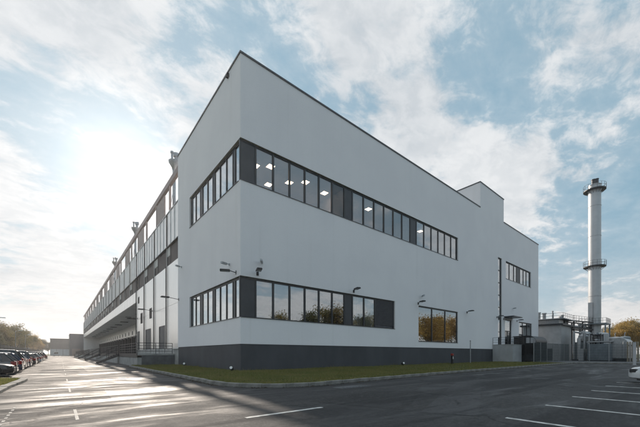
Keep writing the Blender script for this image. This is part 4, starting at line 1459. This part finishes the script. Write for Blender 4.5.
def ring(x, zb, zt, hw, tuck=0.06, n=5):
    """closed section: bottom flat, bulged flanks, rounded shoulders"""
    h = zt - zb
    half = [(hw - 0.10, zb), (hw - 0.02, zb + 0.10 * h), (hw, zb + 0.45 * h), (hw - 0.012, zb + 0.70 * h), (hw - tuck * 0.7, zb + 0.93 * h), (hw - tuck * 2.2, zt), (hw * 0.45, zt + 0.018)]
    return [(x, y, z) for y, z in half] + [(x, -y, z) for y, z in reversed(half)]


def loft(rings, close_ends=True):
    mb = MB()
    n = len(rings[0])
    for r in rings:
        mb.v += r
    for s in range(len(rings) - 1):
        for k in range(n):
            j = (k + 1) % n
            mb.f.append((s * n + k, s * n + j, (s + 1) * n + j, (s + 1) * n + k))
    if close_ends:
        mb.f.append(tuple(reversed(range(n))))
        mb.f.append(tuple((len(rings) - 1) * n + k for k in range(n)))
    return mb


def make_car(kind, paint):
    """front of the car at local +X; origin on the ground under the middle"""
    L = {'hatch': 4.1, 'suv': 4.6, 'sedan': 4.6, 'estate': 4.6}[kind]
    Hh = {'hatch': 1.47, 'suv': 1.70, 'sedan': 1.45, 'estate': 1.48}[kind]
    hw = 0.90 if kind != 'suv' else 0.94
    belt = Hh * 0.62
    h = L / 2
    cl = 0.20 if kind != 'suv' else 0.26
    root = empty('parked_car')
    # lower body
    bs = [(-h, cl + 0.20, belt - 0.14, hw - 0.20), (-h + 0.06, cl + 0.06, belt - 0.05, hw - 0.10), (-h + 0.30, cl, belt - 0.01, hw - 0.02), (-h + 1.0, cl, belt, hw),
          (0, cl, belt - 0.01, hw), (h - 1.45, cl, belt - 0.03, hw), (h - 1.0, cl, belt - 0.08, hw - 0.01), (h - 0.45, cl, belt - 0.14, hw - 0.03), (h - 0.16, cl + 0.02, belt - 0.20, hw - 0.09), (h - 0.03, cl + 0.05, belt - 0.27, hw - 0.18), (h, cl + 0.10, belt - 0.36, hw - 0.26)]
    if kind == 'sedan':
        bs[0] = (-h, cl + 0.2, belt - 0.06, hw - 0.2)
    body = loft([ring(*b) for b in bs]).build('body', paint, root, True)
    # glasshouse: dark glass volume, roof skin and pillars over it
    rear = {'hatch': (-h + 0.10, -h + 0.62), 'suv': (-h + 0.10, -h + 0.50), 'estate': (-h + 0.12, -h + 0.60), 'sedan': (-h + 0.75, -h + 1.45)}[kind]
    fx0, fx1 = h - 1.30, h - 2.05
    tw_ = hw - 0.26
    b0, t0 = belt - 0.03, Hh - 0.05
    V = [(rear[0], hw - 0.10, b0), (fx0, hw - 0.10, b0 - 0.03), (fx0, -hw + 0.10, b0 - 0.03), (rear[0], -hw + 0.10, b0),
         (rear[1], tw_, t0), (fx1, tw_, t0), (fx1, -tw_, t0), (rear[1], -tw_, t0)]
    gm = MB()
    gm.v = V
    gm.f = [(0, 1, 5, 4), (1, 2, 6, 5), (2, 3, 7, 6), (3, 0, 4, 7), (4, 5, 6, 7), (0, 3, 2, 1)]
    gm.build('windows', M_CARGLASS, root)
    rs = []
    for x, zz, w in ((rear[1] - 0.16, t0 - 0.06, tw_ - 0.06), (rear[1] + 0.1, Hh - 0.02, tw_ + 0.02), ((rear[1] + fx1) / 2, Hh + 0.01, tw_ + 0.03), (fx1 - 0.1, Hh - 0.03, tw_ + 0.02), (fx1 + 0.14, t0 - 0.08, tw_ - 0.04)):
        rs.append([(x, w, zz - 0.05), (x, w - 0.03, zz - 0.01), (x, w * 0.5, zz + 0.02), (x, -w * 0.5, zz + 0.02), (x, -w + 0.03, zz - 0.01), (x, -w, zz - 0.05)])
    loft(rs).build('roof', paint, root, True)
    for s_ in (1, -1):
        for a, b in ((V[1], V[5]), (V[0], V[4])):
            A, B = Vector((a[0], abs(a[1]) * s_, a[2])), Vector((b[0], abs(b[1]) * s_, b[2]))
            MB().tube(A, B, 0.055, 0.05, n=6).build('pillar', paint, root, True)
        xm = (rear[0] + fx0) / 2 - 0.05
        MB().tube((xm, s_ * (hw - 0.095), b0), (xm - 0.05, s_ * (tw_ + 0.005), t0), 0.04, n=6).build('pillar', paint, root, True)
        xm2 = rear[0] + 0.55
        MB().tube((xm2, s_ * (hw - 0.095), b0), (xm2 + 0.25, s_ * (tw_ + 0.005), t0), 0.05, n=6).build('pillar', paint, root, True)
    for s_ in (1, -1):
        MB().box(h - 1.72, h - 1.50, s_ * (hw + 0.02), s_ * (hw + 0.17), belt - 0.02, belt + 0.13, ch=0.04).build('mirror', paint, root)
        hl = MB().box(h - 0.46, h - 0.055, s_ * (hw - 0.40), s_ * (hw - 0.075), belt - 0.40, belt - 0.235, ch=0.03).build('headlight', M_BLACK, root)
        MB().tube((h - 0.05, s_ * (hw - 0.22), belt - 0.32), (h - 0.035, s_ * (hw - 0.22), belt - 0.32), 0.055, n=12).build('lens', M_HEAD, hl)
        zt = belt - 0.04
        MB().box(-h - 0.012, -h + 0.28, s_ * (hw - 0.36), s_ * (hw - 0.06), zt - 0.26, zt, ch=0.03).build('tail_light', M_TAIL, root)
    MB().box(-h - 0.03, -h + 0.3, -hw + 0.16, hw - 0.16, cl + 0.02, cl + 0.26).build('rear_bumper', M_BLACK if kind == 'suv' else paint, root)
    MB().box(-h - 0.036, -h - 0.031, -0.26, 0.26, cl + 0.30 - 0.16, cl + 0.40 - 0.16).build('number_plate', M_WHITE, root)
    MB().box(h - 0.2, h + 0.012, -0.52, 0.52, cl + 0.08, cl + 0.26).build('grille', M_BLACK, root)
    MB().box(h - 0.2, h + 0.010, -0.40, 0.40, belt - 0.44, belt - 0.37).build('upper_grille', M_BLACK, root)
    MB().box(h - 2.6, h - 0.3, -hw + 0.14, hw - 0.14, cl - 0.06, cl + 0.02).build('underbody', M_BLACK, root)
    wr = 0.33 if kind != 'suv' else 0.37
    for x in (-h + 0.80, h - 0.86):
        for s_ in (1, -1):
            y0, y1 = s_ * (hw - 0.20), s_ * (hw + 0.012)
            w = MB().tube((x, y0, wr), (x, y1, wr), wr, n=24).build('wheel', M_TYRE, root, True)
            MB().tube((x, y1, wr), (x, y1 + s_ * 0.012, wr), wr * 0.66, wr * 0.60, n=18).build('rim', M_RIM, w)
            arch = MB()
            pts = [(x + (wr + 0.055) * math.cos(R(t)), s_ * (hw + 0.004), wr + (wr + 0.055) * math.sin(R(t))) for t in range(0, 181, 20)]
            arch.path(pts, 0.03, n=5)
            arch.build('wheel_arch', M_BLACK, root)
    return root


P_BLACK = car_paint('black', (0.012, 0.012, 0.014))
P_GREY = car_paint('grey', (0.10, 0.105, 0.11), 0.5)
P_SILVER = car_paint('silver', (0.42, 0.43, 0.44), 0.6)
P_WHITE = car_paint('white', (0.72, 0.73, 0.73), 0.0)
P_RED = car_paint('red', (0.16, 0.018, 0.02), 0.2)
P_BLUE = car_paint('blue', (0.03, 0.05, 0.10), 0.4)
PAINTS = {'black': P_BLACK, 'grey': P_GREY, 'silver': P_SILVER, 'white': P_WHITE, 'red': P_RED, 'blue': P_BLUE}
protos = {}


def car_at(kind, paint, x, y, rz, label, group):
    key = (kind, paint)
    if key not in protos:
        protos[key] = make_car(kind, PAINTS[paint])
        c = protos[key]
    else:
        c = copy_tree(protos[key])
    c.location = (x, y, 0.004)
    c.rotation_euler = (0, 0, rz)
    tag(c, label, 'car', group)
    return c


LG = 'cars parked in a row along the loading street'
row = [('sedan', 'black', True, 'black saloon parked nose out beside the grass island'),
       ('hatch', 'grey', False, 'grey hatchback parked second from the grass island'),
       ('estate', 'blue', False, 'dark blue estate parked between grey hatchback and black off-roader'),
       ('suv', 'black', False, 'tall black off-roader parked fourth from the grass island'),
       ('hatch', 'red', False, 'dark red hatchback parked just past the tall black off-roader'),
       ('estate', 'silver', False, 'silver estate parked next to the dark red hatchback'),
       ('hatch', 'blue', False, 'dark blue hatchback parked after the silver estate'),
       ('suv', 'grey', False, 'grey off-roader parked after the dark blue hatchback')]
for i, (kd, pc, nose, lb) in enumerate(row):
    L2 = {'hatch': 2.05, 'suv': 2.3, 'sedan': 2.3, 'estate': 2.3}[kd]
    car_at(kd, pc, -12.2 - L2 + random.uniform(-0.15, 0.1), 5.85 + 2.7 * i, R(0 if nose else 180) + random.uniform(-0.015, 0.015), lb, LG)
far_kinds = [('hatch', 'grey'), ('estate', 'black'), ('hatch', 'silver'), ('suv', 'black'), ('estate', 'grey'), ('hatch', 'red'), ('estate', 'white')]
WORD = {'hatch': 'hatchback', 'estate': 'estate', 'suv': 'off-roader'}
seq = [('suv', 'grey')] + [far_kinds[(i * 5 + i // 3) % 7] for i in range(8, 26)] + [None]
for i in range(8, 26):
    kd, pc = seq[i - 7]
    L2 = {'hatch': 2.05, 'suv': 2.3, 'estate': 2.3}[kd]
    pv_, nx_ = seq[i - 8], seq[i - 6]
    lb = '%s %s parked between %s %s and %s %s in the street row' % (pc, WORD[kd], pv_[1], WORD[pv_[0]], nx_[1], WORD[nx_[0]]) if nx_ else '%s %s parked last at the far end of the street row' % (pc, WORD[kd])
    car_at(kd, pc, -12.25 - L2 + random.uniform(-0.2, 0.15), 5.85 + 2.7 * i, R(180) + random.uniform(-0.02, 0.02), lb, LG)
car_at('hatch', 'white', 11.62, -20.9, R(90), 'white hatchback parked alone in the marked bays facing the building', 'cars in the marked bays')


# ================================================================== TREES
def limb_tree(seed, H, spread, trunk_r, leaf_n, leaf, bare=0.0, base=0.28):
    rng = random.Random(seed)
    tr = MB()
    tips = []

    def grow(p, d, L, r, lvl):
        segs = 3
        for s in range(segs):
            d2 = (d + Vector((rng.uniform(-.16, .16), rng.uniform(-.16, .16), rng.uniform(-.05, .12)))).normalized()
            q = p + d2 * (L / segs)
            r2 = r * 0.80
            tr.tube(p, q, r, r2, n=7 if lvl < 2 else 5, cap=False)
            p, d, r = q, d2, r2
            if lvl >= 1:
                tips.append((p, lvl))
        if lvl < 3:
            nb = 4 if lvl < 2 else 3
            for b in range(nb):
                a = rng.uniform(0, 2 * math.pi)
                out = Vector((math.cos(a), math.sin(a), rng.uniform(0.25, 0.9))).normalized()
                nd = (d * 0.55 + out * (0.75 if lvl else 0.85) * spread).normalized()
                grow(p, nd, L * rng.uniform(0.55, 0.75), r * 0.68, lvl + 1)
    # trunk with side limbs on the way up
    p = Vector((0, 0, 0))
    d = Vector((0, 0, 1))
    r = trunk_r
    tr.tube((0, 0, -0.1), (0, 0, 0.3), trunk_r * 1.4, trunk_r, n=9, cap=False)
    n = 6
    for k in range(n):
        q = p + (d + Vector((rng.uniform(-.06, .06), rng.uniform(-.06, .06), 0))) * (H * 0.62 / n)
        tr.tube(p, q, r, r * 0.88, n=9, cap=False)
        p, r = q, r * 0.88
        if p.z > H * base:
            for b in range(2):
                a = rng.uniform(0, 2 * math.pi)
                nd = Vector((math.cos(a) * spread, math.sin(a) * spread, rng.uniform(0.35, 0.8))).normalized()
                grow(p, nd, H * rng.uniform(0.17, 0.25) * (1.15 - 0.5 * k / n), r * 0.5, 1)
    grow(p, Vector((0, 0, 1)), H * 0.2, r, 1)
    V, F = [], []
    k = 0
    per = max(1, leaf_n // len(tips))
    for (t, lvl) in tips:
        if rng.random() < bare:
            continue
        cr = H * 0.058 * rng.uniform(0.7, 1.5)
        for _ in range(int(per * rng.uniform(0.5, 1.5))):
            c = t + Vector((rng.gauss(0, cr), rng.gauss(0, cr), rng.gauss(0, cr * 0.75)))
            u = Vector((rng.gauss(0, 1), rng.gauss(0, 1), rng.gauss(0, 1))).normalized()
            w = u.orthogonal().normalized()
            sz = leaf * rng.uniform(0.6, 1.3)
            a, b = u * sz, w * sz * 0.7
            V += [tuple(c - a), tuple(c + b * 0.8 + a * 0.1), tuple(c + a), tuple(c - b * 0.8 + a * 0.1)]
            F.append((k, k + 1, k + 2, k + 3))
            k += 4
    me_t = bpy.data.meshes.new('trunk')
    me_t.from_pydata(tr.v, [], tr.f)
    me_t.materials.append(M_BARK)
    me_c = bpy.data.meshes.new('crown')
    me_c.from_pydata(V, [], F)
    return me_t, me_c


TREE = {'gold': (limb_tree(11, 17, 1.0, 0.30, 9000, 0.30), M_LEAF_GOLD),
        'mix': (limb_tree(23, 17, 1.15, 0.32, 9000, 0.30, bare=0.12), M_LEAF_MIX),
        'green': (limb_tree(37, 17, 0.95, 0.30, 9000, 0.30), M_LEAF_GREEN),
        'sparse': (limb_tree(51, 17, 0.9, 0.26, 5200, 0.28, bare=0.35), M_LEAF_MIX),
        'gold2': (limb_tree(64, 17, 0.8, 0.28, 8500, 0.28, base=0.12), M_LEAF_GOLD)}
for k, ((mt_, mc_), lm) in TREE.items():
    mc_.materials.append(lm)


def tree(kind, x, y, H, rz, label, group, name='autumn_tree'):
    (mt_, mc_), _ = TREE[kind]
    e = empty(name, (x, y, -0.06), rz, label, 'tree', group)
    e.scale = (H / 17,) * 3
    for nm, me in (('trunk', mt_), ('crown', mc_)):
        o = bpy.data.objects.new(nm, me)
        COL.objects.link(o)
        o.parent = e


rt = random.Random(5)
# left, beyond the boundary fence
SIZES = ['low', 'medium high', 'tall', 'very tall', 'towering', 'tallest']


def tree_set(lst, words, tail, group):
    """label each tree by its kind and by how it ranks in height among its kind"""
    for (x, y, H, kd) in lst:
        same = sorted(t[2] for t in lst if t[3] == kd)
        rank = SIZES[same.index(H)] + ' ' if len(same) > 1 else ''
        tree(kd, x, y, H, rt.uniform(0, 6), rank + words[kd] + ' ' + tail, group)


WORDS = {'mix': 'brownish green autumn tree', 'sparse': 'half bare autumn tree', 'gold': 'full golden autumn tree', 'gold2': 'low branched golden autumn tree', 'green': 'dull green tree'}
tree_set([(-27, 150, 10.74, 'mix'), (-24, 172, 11.88, 'sparse'), (-31, 190, 15.4, 'mix'), (-27, 205, 16.28, 'sparse'), (-34, 222, 15.84, 'gold'), (-25, 234, 14.52, 'mix'),
          (-30, 255, 14.96, 'gold'), (-24, 270, 13.2, 'gold'), (-34, 285, 14.08, 'mix'), (-23, 300, 12.32, 'gold2'), (-21, 318, 12.32, 'green'), (-17, 300, 9.68, 'green'), (-26, 128, 7.92, 'green'), (-30, 108, 8.36, 'gold2')],
         WORDS, 'beyond the boundary fence on the street', 'trees beyond the street boundary fence')
# right, behind the plant yard
tree_set([(141, -3.0, 11, 'gold'), (147, -7.0, 12, 'mix'), (138, 1.5, 9.5, 'gold2'), (153, -3.0, 13, 'gold'), (143, -9.5, 11.4, 'gold2'), (155, 3.0, 11.5, 'mix'), (150, -13, 12.5, 'mix')],
         WORDS, 'behind the plant yard tanks', 'trees behind the plant yard')
# across the car park: these show as reflections in the lower windows
park = []
for i in range(17):
    x = 30 + i * 8.4 + rt.uniform(-2, 2)
    kd = ['green', 'sparse', 'mix', 'green', 'sparse', 'mix'][i % 6] if x < 112 else ['gold', 'gold2', 'gold', 'mix'][i % 4]
    park.append((x, -70 + rt.uniform(-5, 5), round(rt.uniform(13, 21) if x < 112 else rt.uniform(18, 22), 3), kd))
tree_set(park, WORDS, 'across the car park, mirrored in windows', 'trees across the car park')

# ================================================================== LEFT BOUNDARY AND FAR END
fe = empty('boundary_fence', (-18.4, 20, -0.06), 0, 'tall dark slatted boundary fence behind the parked cars', 'fence')
for k in range(38):
    y = k * 5.0
    MB().box(-0.05, 0.05, y - 0.05, y + 0.05, 0, 3.3).build('fence_post', M_STEEL_DK, fe)
for k in range(37):
    y = k * 5.0
    mb = MB()
    for q in range(14):
        mb.box(-0.02, 0.02, y + 0.08 + q * 0.348, y + 0.08 + q * 0.348 + 0.24, 0.1, 3.1)
    mb.box(0.021, 0.06, y + 0.06, y + 4.94, 0.5, 0.6).box(0.021, 0.06, y + 0.06, y + 4.94, 2.6, 2.7)
    mb.build('slat_panel', M_FENCE, fe)


def light_pole(x, y, H, label):
    e = empty('street_lamp', (x, y, 0), 0, label, 'street lamp', 'street lamps by the parked cars')
    MB().tube((0, 0, 0), (0, 0, H), 0.09, 0.05, n=8).build('pole', M_GALV, e)
    MB().tube((0, 0, H), (0.9, 0, H + 0.15), 0.04, n=6).build('arm', M_GALV, e)
    MB().box(0.6, 1.4, -0.16, 0.16, H + 0.1, H + 0.24, ch=0.05).build('lamp_head', M_WHITE, e)


light_pole(-18.9, 92, 7.2, 'slim grey street lamp behind the middle of the parked row')
light_pole(-18.9, 122, 7.5, 'slim grey street lamp past the end of the parked row')
light_pole(-18.9, 58, 7.6, 'slim grey street lamp behind the nearer parked cars')
ms = empty('antenna_mast', (-19.6, 57, 0), 0, 'dark lattice mast with crossbars rising over the boundary fence', 'mast')
MB().tube((0, 0, 0), (0, 0, 9.6), 0.10, 0.06, n=8).build('pole', M_STEEL_DK, ms)
MB().tube((-0.9, 0, 9.2), (0.9, 0, 9.2), 0.05, n=6).tube((-0.6, 0, 8.2), (0.6, 0, 8.2), 0.05, n=6).build('crossbar', M_STEEL_DK, ms)

fb = empty('warehouse_block', (-5.6, 214, 0), 0, 'dark grey boxy warehouse closing the end of the street', 'building')
MB().box(0, 24, 0, 22, 0, 12.6).build('wall', M_FAR_DK, fb)
MB().box(-0.15, 24.15, -0.15, 22.15, 12.6, 12.95).build('coping', M_STEEL_DK, fb)
for k in range(3):
    MB().box(1.0 + k * 5.0, 5.0 + k * 5.0, -0.12, -0.004, 0, 4.2).build('roller_door', M_FAR_BR, fb)
for k in range(6):
    MB().box(0.1 + k * 4.0, 3.9 + k * 4.0, -0.06, -0.004, 4.6, 12.4).build('cladding_panel', M_FAR_DK, fb)
fc = empty('low_warehouse', (-15.2, 262, 0), 0, 'brown and white low warehouse beyond the dark grey block', 'building')
MB().box(0, 17, 0, 20, 0, 11.3).build('wall', M_FAR_BR, fc)
MB().box(-0.2, 17.2, -0.2, 20.2, 11.3, 11.7).build('coping', M_STEEL_DK, fc)
for k in range(5):
    MB().box(0.1 + k * 3.4, 3.3 + k * 3.4, -0.14, -0.004, 0.0, 4.4).build('door', M_FAR_LT, fc)
fd = empty('gable_house', (-33, 330, 0), 0, 'small far house with grey roof among the trees', 'house')
MB().box(0, 12, 0, 10, 0, 7).build('wall', M_FAR_LT, fd)
rfm = MB()
rfm.v = [(-0.5, -0.5, 7), (12.5, -0.5, 7), (12.5, 10.5, 7), (-0.5, 10.5, 7), (-0.5, 5, 11), (12.5, 5, 11)]
rfm.f = [(0, 1, 5, 4), (2, 3, 4, 5), (0, 4, 3), (1, 2, 5), (0, 3, 2, 1)]
rfm.build('roof', M_FAR_DK, fd)
for k in range(3):
    MB().box(1.5 + k * 3.6, 3.0 + k * 3.6, -0.06, -0.004, 3.6, 5.2).build('window', M_CARGLASS, fd)
vn = empty('delivery_van', (-11.5, 196, 0), R(90), 'white delivery van standing at the far end of the street', 'van')
mbv = MB()
prof = [(-2.7, 0.35), (2.4, 0.35), (2.7, 0.6), (2.7, 1.05), (2.0, 1.3), (1.35, 2.35), (1.1, 2.5), (-2.65, 2.5), (-2.7, 2.4)]
mbv.v = [(x, -0.98, z) for x, z in prof] + [(x, 0.98, z) for x, z in prof]
nn = len(prof)
mbv.f = [tuple(range(nn)), tuple(reversed(range(nn, 2 * nn)))] + [(k, k + nn, (k + 1) % nn + nn, (k + 1) % nn) for k in range(nn)]
mbv.build('body', P_WHITE, vn)
for x in (-1.7, 1.7):
    for s_ in (-1, 1):
        MB().tube((x, s_ * 0.82, 0.36), (x, s_ * 1.0, 0.36), 0.36, n=16).build('wheel', M_TYRE, vn)
MB().box(-2.73, -2.703, -0.8, 0.8, 1.3, 2.1).build('rear_window', M_CARGLASS, vn)

# ================================================================== AIR
hm = bpy.data.materials.new('haze_air')
hm.use_nodes = True
ht = hm.node_tree
ht.nodes.clear()
h_out = ht.nodes.new('ShaderNodeOutputMaterial')
h_vol = ht.nodes.new('ShaderNodeVolumePrincipled')
h_vol.inputs['Density'].default_value = 0.00034
h_vol.inputs['Anisotropy'].default_value = 0.6
h_vol.inputs['Color'].default_value = (0.96, 0.97, 1.0, 1)
ht.links.new(h_vol.outputs[0], h_out.inputs['Volume'])
hz = MB().box(-1600, 1600, -1600, 1900, -1.2, 43.5).build('haze', hm)
tag(hz, kind='stuff')
